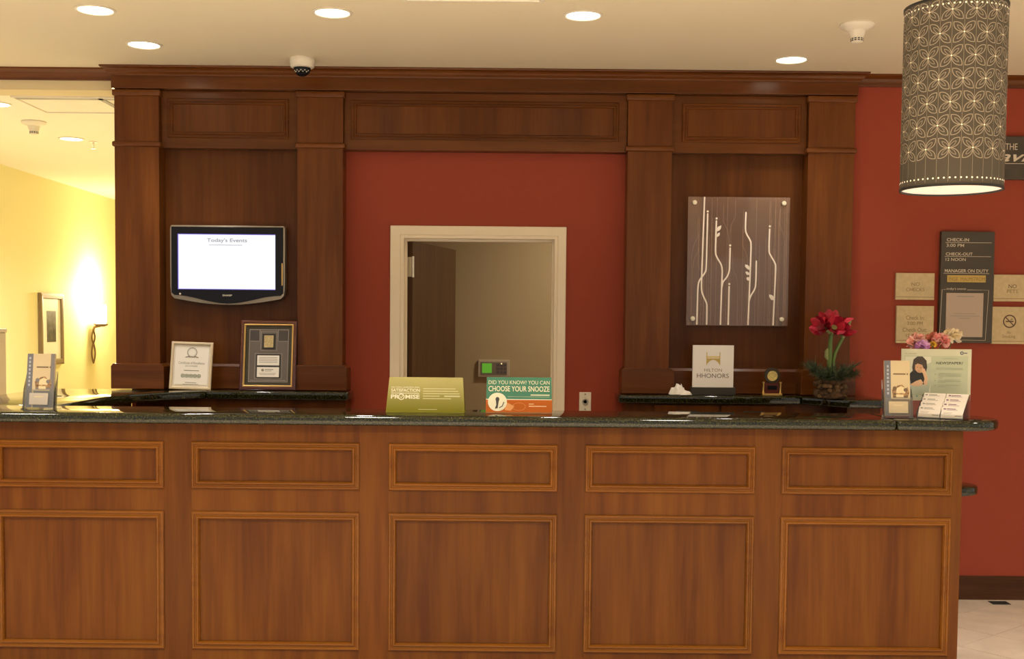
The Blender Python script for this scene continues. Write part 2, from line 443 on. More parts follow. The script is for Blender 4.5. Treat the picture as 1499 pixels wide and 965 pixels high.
# ------------------------------------------------------------------ reception desk
ZT = 1.160; TH = .045
dk = thing('reception_desk', 'long cherry wood reception desk with framed panels under the granite top', 'desk', (0, 0, 0))
YF = 4.88
part('carcass', MB().box(-3.01, 1.903, YF + .013, 5.16, 0, ZT - TH - .001), M_wood, dk)
PS = [(-3.010, -2.297), (-2.18, -1.467), (-1.35, -.640), (-.517, .196), (.313, 1.030), (1.142, 1.862)]
edges = [-3.012] + [q for p in PS for q in p] + [1.905]
for k in range(0, len(edges), 2):
    part('stile', MB().box(edges[k] + .0001, edges[k + 1] - .0001, YF, YF + .0128, .0, ZT - TH - .001), M_wood, dk)
for x0, x1 in PS:
    for z0, z1 in ((1.024, ZT - TH - .001), (.728, .853), (.0, .167)):
        part('rail', MB().box(x0 + .0001, x1 - .0001, YF, YF + .0127, z0, z1), M_wood, dk)
    for z0, z1 in ((.839, 1.038), (.153, .742)):
        p = part('panel', MB().box(x0 + .014, x1 - .014, YF + .004, YF + .0125, z0 + .014, z1 - .014), M_wood, dk)
        part('panel_moulding', MB().frame(x0, x1, z0, z1, [(a, h + .0005) for a, h in MOULD[:-1]] + [(.033, -.0035)], YF), M_mould, p)
# left return and lower inner shelf
part('return_cabinet', MB().box(-2.58, -2.10, 5.17, 6.40, 0, ZT - TH - .001), M_wood, dk, bevel=.002)

def arc(cx_, cy_, r, a0, a1, n): return [(cx_ + r * math.cos(R(a0 + (a1 - a0) * k / n)), cy_ + r * math.sin(R(a0 + (a1 - a0) * k / n))) for k in range(n + 1)]
ct = thing('granite_countertop', 'polished dark green granite countertop of the front desk curving round the left return', 'countertop', (0, 0, 0))
SL = dict(bevel=.015, seg=4, smooth=50)
LED = 6.40
YB = 5.21
part('stone_slab', MB().prism([(-3.06, 4.83), (1.6085, 4.83), (1.6085, YB), (-3.06, YB)], 'z', ZT - TH, ZT), M_granite, ct, **SL)
part('stone_slab', MB().prism([(1.6095, 4.83)] + arc(1.905, 5.02, .19, -90, 90, 16) + [(1.6095, YB)], 'z', ZT - TH, ZT), M_granite, ct, **SL)
part('stone_slab', MB().prism([(-2.62, YB + .001), (-2.04, YB + .001)] + [(-2.04, 5.62)] + [(-2.036, 5.80), (-2.01, 5.93), (-1.965, 6.04), (-1.905, 6.14), (-1.84, 6.225), (-1.77, 6.31), (-1.69, LED), (-1.69, YW - .032), (-1.945, YW - .032), (-1.945, 6.493), (-2.62, 6.493)], 'z', ZT - TH, ZT), M_granite, ct, **SL)
part('stone_slab', MB().prism([(-1.689, LED)] + arc(-.935, LED + .03, .03, -90, 0, 5) + [(-.905, 6.64), (-.922, 6.64), (-.922, 6.493), (-1.230, 6.493), (-1.230, YW - .032), (-1.689, YW - .032)], 'z', ZT - TH, ZT), M_granite, ct, **SL)
rl = thing('back_ledge_top', 'polished dark green granite ledge top on the right, beneath the potted amaryllis', 'countertop', (0, 0, 0))
part('stone_slab', MB().prism(arc(.62, LED + .03, .03, 180, 270, 5) + [(1.598, LED), (1.598, YW - .032), (.912, YW - .032), (.912, 6.493), (.61, 6.493), (.61, 6.64), (.59, 6.64)], 'z', ZT - TH, ZT), M_granite, rl, **SL)
part('stone_slab', MB().prism([(1.599, LED), (1.65, 6.345), (1.70, 6.28), (1.745, 6.21), (1.79, 6.165)] + arc(1.95, 6.215, .055, -90, 0, 6) + [(2.005, 6.56), (1.928, 6.56), (1.928, 6.493), (1.616, 6.493), (1.616, YW - .032), (1.599, YW - .032)], 'z', ZT - TH, ZT), M_granite, rl, **SL)

def back_cabinet(label, x0, x1, drawers, extra=None):
    t = thing('back_cabinet', label, 'cabinet', (0, 0, 0))
    part('carcass', MB().box(x0, x1, 6.455, YW - .003, 0, ZT - TH - .001), M_wood, t, bevel=.002)
    if extra: part('end_block', MB().box(*extra), M_wood, t, bevel=.002)
    for a, b_ in drawers:
        d = part('drawer_front', MB().box(a, b_, 6.437, 6.4545, .90, 1.105), M_wood, t, bevel=.002)
        c = (a + b_) / 2
        part('handle', MB().box(c - .058, c + .058, 6.41, 6.424, 1.062, 1.074).box(c - .05, c - .04, 6.424, 6.437, 1.062, 1.074).box(c + .04, c + .05, 6.424, 6.437, 1.062, 1.074), M_blackm, d, bevel=.002)
    return t
back_cabinet('cherry wood back cabinet left of the office door under the granite ledge', -2.095, -.925, [])
back_cabinet('cherry wood back cabinet right of the office door with two black drawer pulls', .635, 1.885, [(.79, 1.15), (1.165, 1.52)], (1.80, 1.98, 6.22, 6.454, 0, ZT - TH - .001))

ls = thing('inner_work_counter', 'low inner work counter behind the desk, only its rounded granite end showing', 'counter', (0, 0, 0))
part('stone_slab', MB().prism([(-1.9, 5.22), (2.03, 5.22)] + arc(2.03, 5.34, .12, -90, 90, 12) + [(-1.9, 5.46)], 'z', .785, .827), M_granite, ls, **SL)
part('cabinet', MB().box(-1.88, 1.84, 5.24, 5.43, 0, .784), M_wood, ls)

# ------------------------------------------------------------------ ceiling fittings
def downlight(x, y, z, label, power, angle=106, color=(1, .95, .86), r=.078, group='recessed downlights'):
    t = thing('downlight', label, 'downlight', (x, y, z), group=group)
    part('trim_ring', MB().lathe([(r + .012, -.001), (r + .012, -.004), (r + .002, -.007), (r - .002, -.004), (r - .002, -.001)], 40), M_white, t, smooth=40)
    part('lens', MB().lathe([(r - .003, -.0005), (r - .003, -.003)], 40), M_lamp, t)
    l = spot('downlight_bulb', (x, y, z - .03), power, angle, color)
    l.parent = None
    return t
DLP = 42
downlight(-1.903, 5.335, ZC, 'recessed downlight at top left, nearest the viewer of the two on the left', DLP)
downlight(-1.891, 5.992, ZC, 'recessed downlight just in front of the left end of the crown moulding', DLP)
downlight(-.831, 5.343, ZC, 'recessed downlight between the ceiling vent and the dome camera', DLP)
downlight(.307, 5.349, ZC, 'recessed downlight to the right of the ceiling vent', DLP)
downlight(1.453, 6.187, ZC, 'recessed downlight just in front of the right end of the crown moulding', DLP * .7)
downlight(-3.202, 8.471, 2.853, 'recessed downlight in the yellow room behind the left opening, beside the sprinkler', 255, 150, (1, .97, .90))
downlight(-3.153, 7.137, 2.853, 'recessed downlight in the yellow room cut by the left edge of the picture', 225, 150, (1, .97, .90))

def smoke(x, y, z, label, k=1.0):
    t = thing('smoke_detector', label, 'smoke detector', (x, y, z))
    part('base', MB().lathe([(.078 * k, 0), (.080 * k, -.006 * k), (.074 * k, -.016 * k), (.05 * k, -.028 * k), (.040 * k, -.03 * k)], 32), M_white, t, smooth=40)
    part('head', MB().lathe([(.040 * k, -.03 * k), (.036 * k, -.046 * k), (.028 * k, -.066 * k), (.027 * k, -.082 * k), (.020 * k, -.086 * k), (.001, -.087 * k)], 28), M_white, t, smooth=40)
    mb = MB()
    for row in (0, 1):
        for a in range(12):
            an = 2 * PI * a / 12
            c_ = Vector((math.cos(an), math.sin(an), 0)); q = Vector((-c_.y, c_.x, 0)); rr_ = .0285 * k
            zc = -(.069 + .008 * row) * k
            mb.add([c_ * rr_ + q * s_ * .005 * k + Vector((0, 0, zc + u_ * .0025 * k)) for s_, u_ in ((-1, -1), (1, -1), (1, 1), (-1, 1))], [(0, 1, 2, 3)])
    part('vent_slots', mb, M_blackm, t)
smoke(1.585, 5.46, ZC, 'white smoke detector on the ceiling left of the pendant lamp')
smoke(-3.181, 7.76, 2.853, 'white smoke detector on the ceiling of the yellow room')

t = thing('dome_camera', 'white dome security camera with dark dome in front of the crown moulding', 'security camera', (-1.135, 6.27, ZC))
part('housing', MB().lathe([(.064, 0), (.066, -.004), (.066, -.028), (.064, -.031), (.064, -.044), (.058, -.05), (.046, -.052)], 36), M_white, t, smooth=35)
part('dome', MB().lathe([(.045, -.05)] + [(.045 * math.cos(R(q)), -.052 - .045 * math.sin(R(q))) for q in range(8, 90, 10)] + [(.001, -.097)], 32), M_black, t, smooth=60)
mb = MB()
for q in range(9):
    an = R(-150 + q * 15)
    mb.ell((.04 * math.cos(an), .04 * math.sin(an), -.068 - .008 * (q % 2)), .004, .004, .004, 8, 6)
part('infrared_emitter', mb, M_steel, t)

t = thing('ceiling_vent', 'square white ceiling vent at the top edge between the downlights', 'vent', (-.184, 4.825, ZC))
part('frame', MB().frame(-.31, .31, -.31, .31, [(0, 0), (.003, .006), (.022, .008), (.026, .0)], 0), M_white, t).rotation_euler = (R(90), 0, 0)
mb = MB()
for k in range(4):
    q = .05 + k * .062
    mb.frame(-.31 + q, .31 - q, -.31 + q, .31 - q, [(0, .001), (0, .004), (.03, .010), (.03, .007)], 0)
part('louvres', mb, M_white, t).rotation_euler = (R(90), 0, 0)
for o in t.children: o.rotation_euler = (R(90), 0, 0); o.scale = (1, 1, 1)

t = thing('access_panel', 'white ceiling access panel with a dark recessed edge in the yellow room', 'ceiling panel', (-2.55, 7.12, 2.853))
part('rim', MB().frame(-.40, .40, -.26, .26, [(0, 0), (.002, .012), (.012, .012), (.014, 0)], 0), M_white, t).rotation_euler = (R(90), 0, 0)
part('leaf', MB().box(-.385, .385, -.20, .245, -.006, 0), M_farceil, t)
part('recess_strip', MB().box(-.385, .385, -.255, -.19, -.011, 0).box(.10, .13, -.25, .24, -.011, 0), M_greyink, t)

t = thing('sprinkler', 'small fire sprinkler head on the ceiling of the yellow room', 'sprinkler', (-3.09, 8.60, 2.853))
part('escutcheon', MB().lathe([(.030, 0), (.028, -.006), (.012, -.008)], 20), M_white, t, smooth=40)
part('stem', MB().lathe([(.007, -.006), (.007, -.045), (.004, -.05)], 10), M_steel, t)
part('deflector', MB().lathe([(.018, -.050), (.018, -.053)], 16), M_steel, t)

# pendant lamp
t = thing('pendant_lamp', 'cylindrical grey-brown pendant lamp with a pale flower pattern above the desk end', 'pendant lamp', (1.607, 4.30, 2.052))
PR, PH = .180, .66
M_shade = mat('taupe_shade', (.086, .072, .052), .7, bump=.1, bscale=900)
M_print = mat('pale_print', (.42, .355, .265), .6)
M_dot = mat('lit_perforation', (.9, .8, .6), .5, emit=.75, ecol=(1, .84, .58))
mb = MB(); n = 72
v = []; f = []
for r_, z in ((PR, .0), (PR, PH), (PR - .004, PH), (PR - .004, 0)):
    v += [(r_ * math.cos(2 * PI * k / n), r_ * math.sin(2 * PI * k / n), z) for k in range(n)]
for j in range(4):
    for k in range(n): f.append((j * n + k, j * n + (k + 1) % n, ((j + 1) % 4) * n + (k + 1) % n, ((j + 1) % 4) * n + k))
sh = part('shade', mb.add(v, f), M_shade, t, smooth=40)
mb = MB()
def hoop(z0, z1, r0, r1):
    v = []; f = []
    for r_, z in ((r0, z0), (r1, z0), (r1, z1), (r0, z1)):
        v.extend((r_ * math.cos(2 * PI * k / n), r_ * math.sin(2 * PI * k / n), z) for k in range(n))
    for j in range(4):
        for k in range(n): f.append((j * n + k, j * n + (k + 1) % n, ((j + 1) % 4) * n + (k + 1) % n, ((j + 1) % 4) * n + k))
    return v, f
for z in (-.002, PH - .006):
    obj('rim', MB().add(*hoop(z, z + .008, PR - .005, PR + .002)).mesh('rim', M_blackm, smooth=40), t)
part('diffuser', MB().lathe([(PR - .006, .004), (PR - .006, .008)], n), mat('opal_diffuser', (.85, .76, .66), .5, emit=.42, ecol=(1, .84, .68)), t)
def wrap(q, dr): a = q[0] / PR - PI / 2 + .03; return ((PR + dr) * math.cos(a), (PR + dr) * math.sin(a), q[1])
mb = MB(); NC = 14; st = 2 * PI * PR / NC
for k in range(NC * 2):
    for q in ribbon([(k * st / 2, .012), (k * st / 2, PH - .01)], .0010): mb.add([wrap(p, .0004) for p in q], [(0, 1, 2, 3)])
def petal2d(c, a, L_, wd):
    # leaf outline with a pointed tip
    pts = []
    for s_ in (1, -1):
        seq = []
        for i in range(9):
            u = i / 8
            wv = wd * math.sin(PI * min(1, u * .98 + .02)) ** .8 * (1.15 - .3 * (1 - u))
            seq.append((u * L_, s_ * wv))
        pts += seq if s_ == 1 else seq[::-1]
    return [(c[0] + x * math.cos(a) - y * math.sin(a), c[1] + x * math.sin(a) + y * math.cos(a)) for x, y in pts]
for r_ in range(7):
    for k in range(NC):
        c = ((k + .5 * (r_ % 2)) * st, .130 + .0805 * r_)
        for q in range(4):
            a = R(45 + 90 * q)
            for rb in ribbon(petal2d(c, a, .050, .0125), .0026): mb.add([wrap(p, .0008) for p in rb], [(0, 1, 2, 3)])
            for rb in ribbon(petal2d(c, a, .034, .0050), .0017): mb.add([wrap(p, .0008) for p in rb], [(0, 1, 2, 3)])
pr = part('flower_pattern', mb, M_print, sh, kind='stuff')
mb = MB()
for z in (.026, PH - .026):
    for k in range(60): mb.add([wrap(p, .0011) for p in disc(k * st * NC / 60, z, .0033, n=8)], [list(range(8))])
for r_ in range(7):
    for k in range(NC): mb.add([wrap(p, .0011) for p in disc((k + .5 * (r_ % 2)) * st, .130 + .0805 * r_, .0028, n=8)], [list(range(8))])
part('perforations', mb, M_dot, sh, kind='stuff')
part('rod', MB().lathe([(.006, PH - .02), (.006, ZC - 2.052 - .02)], 12), M_blackm, t)
part('canopy', MB().lathe([(.05, ZC - 2.052), (.05, ZC - 2.052 - .012), (.02, ZC - 2.052 - .025), (.006, ZC - 2.052 - .026)], 24), M_blackm, t, smooth=40)
part('spider', MB().tube([(-PR, 0, PH - .02), (PR, 0, PH - .02)], .003, 6).tube([(0, -PR, PH - .02), (0, PR, PH - .02)], .003, 6), M_blackm, t)

# ------------------------------------------------------------------ television
t = thing('television', 'flat screen television showing a white page on the left wood panel', 'television', (-1.609, 6.60, 1.639))
ob = [(-.318, .052), (-.30, .032)] + [(-.30 + .6 * k / 16, .032 - .034 * math.sin(PI * k / 16)) for k in range(1, 16)] + [(.30, .032), (.318, .052), (.3235, .10), (.3235, .425)] + [(.318, .444)] + [(-.318, .444), (-.3235, .425), (-.3235, .10)]
part('casing', MB().prism(ob, 'y', -.035, .030), M_silver, t, bevel=.004, smooth=40)
bz = [(-.315, .066), (-.315, .436), (.315, .436), (.315, .066)] + [(.30 - .6 * k / 16, .052 - .046 * math.sin(PI * k / 16) ** 2) for k in range(17)]
part('bezel', MB().prism(bz, 'y', -.040, -.030), M_black, t, bevel=.002)
flat([(rect(-.279, .271, .084, .396), 0), (rect(-.274, .2705, .0875, .392), 1)], [mat('screen_edge_glow', (.05, .04, .3), .3, emit=.5, ecol=(.22, .16, .9)), mat('lit_screen', (.01, .01, .012), .3, emit=1.02, ecol=(.97, .98, 1), spec=.1)], 'screen', t, -.0405)
M_pale = mat('pale_screen_ink', (.25, .27, .36), .5, emit=.16, ecol=(.45, .50, .75))
text("Today's Events", -.113, .112, .345, .372, M_pale, t, -.0425, .012)
bars([(-.10, .085, .334, .0025)], M_pale, 'lettering', t, -.0425)
text('SHARP', -.027, .027, .047, .057, M_steel, t, -.0412, .03)
part('power_light', MB().ell((-.266, -.040, .058), .006, .003, .006, 12, 8), M_white, t)
part('side_glint', MB().box(.306, .312, -.0412, -.039, .11, .235), M_gold, t)  # glint on the bezel's right side, put in as a gold strip
part('wall_mount', MB().box(-.12, .12, .030, .0378, .12, .32), M_blackm, t)

# ------------------------------------------------------------------ framed pieces on the left ledge
t = thing('framed_certificate', 'small pale framed certificate leaning below the television', 'certificate', (-1.797, 6.475, ZT + .001), (R(-9), R(1.6), R(2)))
M_fr = mat('pale_wood_frame', (.70, .58, .40), .4)
part('frame', MB().frame(-.115, .115, 0, .268, [(0, 0), (0, .012), (.004, .015), (.012, .015), (.016, .008), (.016, 0)], 0), M_fr, t)
part('backing', MB().box(-.108, .108, -.003, .004, .007, .261), M_fr, t)
part('certificate_sheet', MB().box(-.1, .1, -.0045, -.003, .015, .253), M_paper, t)
pl = [(q, 0) for q in ribbon(disc(0, .210, .026, n=28) + [(.026, .210)], .004)] + [(q, 0) for q in ribbon(disc(0, .210, .021, n=28) + [(.021, .21)], .001)]
pl += [([(-.038, .183), (-.018, .190), (-.018, .184), (-.034, .179)], 0), ([(.038, .183), (.018, .190), (.018, .184), (.034, .179)], 0), (rect(-.019, .019, .181, .187), 0)]
pl += [(q, 1) for q in ribbon([(-.094, .021), (.094, .021), (.094, .247), (-.094, .247), (-.094, .021)], .002)] + [(rect(-.088, .09, .026, .0285), 1)]
flat(pl, [M_greyink, mat('tan_ink', (.5, .42, .28), .6)], 'seal', t, -.0047, .00002)
text('Certificate of Excellence', -.072, .072, .144, .157, M_greyink, t, -.0052)
text('2012 WINNER', -.034, .034, .129, .137, M_greyink, t, -.0052)
bars([(-.04, .042, .108, .004), (-.03, .032, .040, .003), (-.043, .043, .031, .002)], M_greyink, 'lettering', t, -.0052)
pl = []
for k in range(5):
    pl += [(q, 0) for q in ribbon(disc(-.045 + k * .0225, .078, .009, n=16) + [(-.036 + k * .0225, .078)], .003)] + [(disc(-.045 + k * .0225, .078, .004, n=10), 0)]
flat(pl, [mat('green_ink', (.14, .20, .12), .6)], 'rating_circles', t, -.0052, .00002)
part('strut', MB().prism([(.004, .12), (.004, .15), (.030, .004), (.026, .002)], 'x', -.02, .02), M_blackm, t)

t = thing('award_plaque', 'tall framed plaque with grey mat and a gold medal standing on the left ledge', 'plaque', (-1.367, 6.488, ZT + .001), (R(-8), 0, R(-1)))
M_mah = mat('mahogany', (.085, .016, .010), .22, coat=.4)
part('frame', MB().frame(-.158, .158, 0, .392, [(0, 0), (0, .016), (.004, .02), (.014, .022), (.02, .016), (.02, 0)], 0), M_mah, t, smooth=30)
part('gold_fillet', MB().frame(-.139, .139, .019, .373, [(0, .001), (0, .0165), (.004, .018), (.009, .014), (.009, .001)], 0), M_gold, t)
part('backing', MB().box(-.15, .15, -.004, .010, .008, .384), M_mah, t)
M_mat1 = mat('dark_olive_mat', (.035, .032, .020), .4); M_mat2 = mat('grey_mat', (.135, .115, .105), .5)
M_sv = mat('silver_line', (.40, .37, .34), .4); M_dm = mat('dark_grey_mat', (.06, .05, .05), .5); M_medal = mat('engraved_gold_plate', (.52, .42, .22), .35, vary=.25, vscale=120, metal=.2)
pl = [(rect(-.131, .131, .027, .365), 0), (rect(-.112, .112, .045, .345), 1), (rect(-.107, -.052, .278, .338), 2), (rect(.052, .107, .278, .338), 2)]
for p in ([(-.109, .048), (.109, .048), (.109, .342), (-.109, .342), (-.109, .048)], [(-.104, .277), (-.052, .277), (-.052, .340)], [(.104, .277), (.052, .277), (.052, .340)], [(-.045, .225), (.045, .225), (.045, .330), (-.045, .330), (-.045, .225)], [(-.076, .066), (.076, .066), (.076, .207), (-.076, .207), (-.076, .066)], [(-.10, .056), (.10, .056)]):
    pl += [(q, 3) for q in ribbon(p, .0022)]
flat([(p, m_) for p, m_ in pl], [M_mat1, M_mat2, M_dm, M_sv], 'mat_board', t, -.0045, .00002)
part('medal_mount', MB().box(-.036, .036, -.0085, -.004, .232, .318), M_blackm, t)
part('medal', MB().box(-.026, .026, -.0105, -.0085, .241, .309), M_medal, t)
for z0, z1 in ((.140, .196), (.074, .130)):
    q = part('inscription_card', MB().box(-.068, .068, -.0075, -.004, z0 - .004, z1 + .006), M_blackm, t)
    part('card_face', MB().box(-.062, .062, -.0085, -.0075, z0, z1), M_paper, q)
    if z0 > .1: bars([(-.052, .052, z1 - .012 - .009 * k, .003) for k in range(4)], M_sv, 'lettering', t, -.009)
    else:
        bars([(-.018, .03, z1 - .014, .005), (-.018, .02, z1 - .022, .003), (-.05, .045, z1 - .035, .0025), (-.045, .04, z1 - .042, .0025)], M_sv, 'lettering', t, -.009)
        flat([(disc(-.03, z1 - .017, .008, n=14), 0)], [M_greyink], 'emblem', t, -.009)
part('easel_back', MB().prism([(.01, .2), (.01, .23), (.05, .008), (.044, .004)], 'x', -.03, .03), M_blackm, t)

# ------------------------------------------------------------------ etched panel on the right bay
t = thing('etched_art_panel', 'clear etched acrylic art panel with white branching stems on the right wood bay', 'wall art', (1.2725, 6.602, 1.548))
part('sheet', MB().box(-.2875, .2875, -.004, .004, 0, .725), M_frost, t)
for x in (-.252, .252):
    for z in (.038, .692):
        q = part('standoff', MB().lathe([(.013, -.016), (.013, -.006), (.011, -.005), (.011, .035)], 20, (x, 0, z), axis='y'), M_steel, t, smooth=40)
        part('standoff_cap', MB().ell((x, -.016, z), .012, .003, .012, 16, 6), mat('ivory_cap', (.85, .80, .62), .35), q)
M_line = mat('white_etching', (.88, .80, .70), .6); M_fine = mat('fine_etching', (.40, .27, .19), .7)
def ip(px, py): return ((px - 395) / 700 * .575, (950 - py) / 915 * .727)
def smo(p, n=6):
    out = []
    for i in range(len(p) - 1):
        a, b_ = p[max(i - 1, 0)], p[i]; c_, d = p[i + 1], p[min(i + 2, len(p) - 1)]
        for k in range(n):
            u = k / n
            out.append(tuple(.5 * (2 * b_[j] + (c_[j] - a[j]) * u + (2 * a[j] - 5 * b_[j] + 4 * c_[j] - d[j]) * u * u + (3 * b_[j] - a[j] - 3 * c_[j] + d[j]) * u ** 3) for j in (0, 1)))
    return out + [p[-1]]
stems = [[(157, 38), (152, 300), (147, 560), (147, 690), (160, 740), (182, 790), (186, 830), (186, 945)],
         [(180, 158), (178, 400), (176, 540), (165, 580), (132, 630), (122, 680), (120, 800), (118, 945)],
         [(241, 208), (239, 330), (239, 430), (252, 470), (278, 515), (287, 560), (286, 640), (281, 945)],
         [(339, 398), (338, 500), (336, 555), (322, 600), (294, 640), (288, 675)],
         [(337, 672), (336, 800), (335, 945)],
         [(443, 145), (442, 260), (452, 300), (474, 340), (482, 380), (480, 560), (472, 945)],
         [(521, 490), (520, 640), (512, 690), (488, 735), (477, 770)],
         [(608, 262), (607, 410), (620, 450), (648, 500), (655, 545), (650, 750), (645, 945)]]
for s_ in stems:
    flat([(q, 0) for q in ribbon([ip(*p) for p in smo(s_)], .0085)], [M_line], 'etched_stem', t, -.0045, .00001)
pl = []
for p in ((180, 141), (242, 190), (339, 380), (338, 654), (609, 242)): flat([(disc(*ip(*p), .006), 0)], [M_line], 'etched_dot', t, -.0045)
for p in ((443, 147), (521, 490), (608, 262), (337, 672), (339, 398), (241, 208), (180, 158)): flat([(disc(*ip(*p), .0042), 0)], [M_line], 'stem_tip', t, -.0046)
for q in ([(246, 260), (252, 248), (276, 238), (272, 262), (262, 275), (246, 282)], [(246, 305), (254, 292), (267, 290), (264, 310), (254, 318), (246, 322)],
          [(474, 552), (462, 548), (444, 530), (444, 514), (460, 516), (474, 530)], [(474, 588), (458, 588), (447, 572), (452, 562), (466, 568), (474, 574)], [(474, 628), (462, 628), (454, 612), (462, 602), (474, 606)],
          [(648, 765), (630, 765), (614, 742), (614, 724), (634, 730), (648, 742)]):
    flat([([ip(*p) for p in q], 0)], [M_line], 'etched_leaf', t, -.0047)
rg = random.Random(3); pl = []
for k in range(34):
    x = rg.uniform(50, 735); y1 = rg.uniform(50, 480)
    pts = [(x, 945), (x, y1 + 190)]
    if rg.random() < .35: dx = rg.choice((-40, 40)); pts += [(x + dx * .3, y1 + 120), (x + dx, y1 + 60), (x + dx, max(45, y1 - 60))]
    else: pts += [(x, max(45, y1 - 100))]
    pts = [(min(740, max(48, a)), b_) for a, b_ in pts]
    for q in ribbon([ip(*p) for p in pts], .0011): pl.append((q, 0))
flat(pl, [M_fine], 'fine_lines', t, -.0043, .000001)

# ------------------------------------------------------------------ right ledge objects
t = thing('tabletop_sign', 'square white tabletop sign with a gold emblem on a black base', 'sign', (1.119, 6.47, ZT + .001))
part('base', MB().box(-.122, .122, -.035, .035, 0, .043), mat('charcoal_base', (.03, .027, .022), .5), t, bevel=.002)
part('face', MB().box(-.1135, .1135, -.008, .008, .043, .277), mat('sign_white', (.90, .88, .86), .5), t)
M_lg = mat('logo_gold', (.60, .44, .13), .4); M_lg2 = mat('logo_gold_light', (.80, .66, .32), .4)
def hp(px, py): return ((px - 400) / 672 * .227, .043 + (755 - py) / 686 * .234)
cur = [hp(290 + 220 * k / 12, 400 - 92 * math.sin(PI * k / 12) ** .7) for k in range(13)]
pl = [([hp(287, 400)] + cur[1:-1] + [hp(515, 400), hp(515, 285), hp(287, 285)], 0), (rect(*[hp(295, 0)[0], hp(510, 0)[0], hp(0, 278)[1], hp(0, 246)[1]]), 1),
      ([hp(287, 250), hp(300, 250), hp(300, 190), hp(287, 175)], 0), ([hp(502, 250), hp(515, 250), hp(515, 175), hp(502, 190)], 0), (rect(hp(287, 0)[0], hp(300, 0)[0], hp(0, 290)[1], hp(0, 250)[1]), 0), (rect(hp(502, 0)[0], hp(515, 0)[0], hp(0, 290)[1], hp(0, 250)[1]), 0)]
flat(pl, [M_lg, M_lg2], 'emblem', t, -.0085, .0001)
text('HILTON', hp(255, 0)[0], hp(545, 0)[0], hp(0, 500)[1], hp(0, 450)[1], mat('sign_olive', (.24, .20, .13), .5), t, -.0088, -.004)
text('HHONORS', hp(135, 0)[0], hp(660, 0)[0], hp(0, 602)[1], hp(0, 532)[1], mat('sign_grey', (.12, .10, .09), .5), t, -.0088, -.002)

t = thing('desk_clock', 'tiny round award clock on a brass stand beside the square white sign', 'clock', (1.4465, 6.455, ZT + .001))
part('base', MB().box(-.055, .055, -.02, .02, 0, .012), M_brass, t, bevel=.002)
for s_ in (-1, 1):
    part('post', MB().lathe([(.007, .010), (.009, .016), (.005, .022), (.005, .066), (.008, .070), (.008, .074), (.004, .077)], 12, (s_ * .047, 0, 0)), M_brass, t, smooth=40)
part('plate', MB().box(-.038, .038, -.008, .006, .012, .074), M_mah, t)
part('inscription', MB().box(-.026, .026, -.0095, -.008, .034, .056), M_black, t)
part('rim', MB().lathe([(.034, -.010), (.042, -.010), (.044, -.004), (.044, .010), (.034, .012)], 32, (0, 0, .112), axis='y'), mat('dark_clear_rim', (.06, .05, .035), .15), t, smooth=40)
part('dial', MB().lathe([(.028, -.012), (.028, -.008)], 28, (0, 0, .110), axis='y'), mat('gold_dial', (.62, .50, .18), .4, vary=.3, vscale=60), t)

def crumple(name, label, loc, w_, d_, h_, seed, rz):
    rg = random.Random(seed); mb = MB(); nx, ny = 7, 6; v = []
    for j in range(ny + 1):
        for i in range(nx + 1):
            u, q = i / nx - .5, j / ny - .5
            edge = max(abs(u), abs(q)) * 2
            v.append((u * w_ + rg.uniform(-.004, .004), q * d_ + rg.uniform(-.004, .004), max(.001, h_ * (1 - edge ** 2.5) * rg.uniform(.55, 1.0) + .002)))
    f = [(j * (nx + 1) + i, j * (nx + 1) + i + 1, (j + 1) * (nx + 1) + i + 1, (j + 1) * (nx + 1) + i) for j in range(ny) for i in range(nx)]
    o = obj(name, mb.add(v, f).mesh(name, mat('tissue_white', (.88, .84, .78), .8)), None, loc, (0, 0, R(rz)))
    sm = o.modifiers.new('solid', 'SOLIDIFY'); sm.thickness = .0012
    return props(o, label, 'tissue')
crumple('crumpled_tissue', 'crumpled white tissue heaped behind the flatter one, left of the square sign', (.925, 6.462, ZT + .001), .095, .05, .068, 4, 6)
crumple('flat_tissue', 'small flatter white tissue at the ledge edge touching the square sign base', (.966, 6.422, ZT + .001), .058, .034, .028, 9, -8)

# amaryllis
t = thing('potted_amaryllis', 'red amaryllis in a brown bark pot ringed with pine sprigs on the right ledge', 'plant', (1.73, 6.285, ZT + .001))
M_bark = mat('bark', (.085, .045, .020), .9, vary=.7, vscale=45, bump=.6, bscale=60)
mb = MB(); rg = random.Random(5)
prof = []
for j in range(7):
    z = j / 6 * .098; prof.append((.075 + .012 * math.sin(j * 1.1), z))
mb.lathe(prof, 22)
me = mb.mesh('pot', M_bark, smooth=80)
for q in me.vertices:
    k = 1 + rg.uniform(-.07, .07); q.co.x *= k; q.co.y *= k
obj('pot', me, t)
for k in range(46):
    a = rg.uniform(0, 2 * PI); z = rg.uniform(.012, .088); r_ = .080
    s_ = rg.uniform(.010, .018)
    if k < 36: part('bark_chip', MB().ell((r_ * math.cos(a), r_ * math.sin(a), z), s_, s_, s_ * rg.uniform(.6, 1), 7, 5), mat('bark_chip%d' % k, tuple(c * kk for kk in (rg.uniform(.5, 1.8),) for c in (.10, .060, .026)), .85), t)
M_ndl = [mat('needle_dark', (.022, .045, .024), .6), mat('needle_mid', (.06, .098, .050), .6), mat('needle_light', (.15, .19, .10), .6)]
mb = MB()
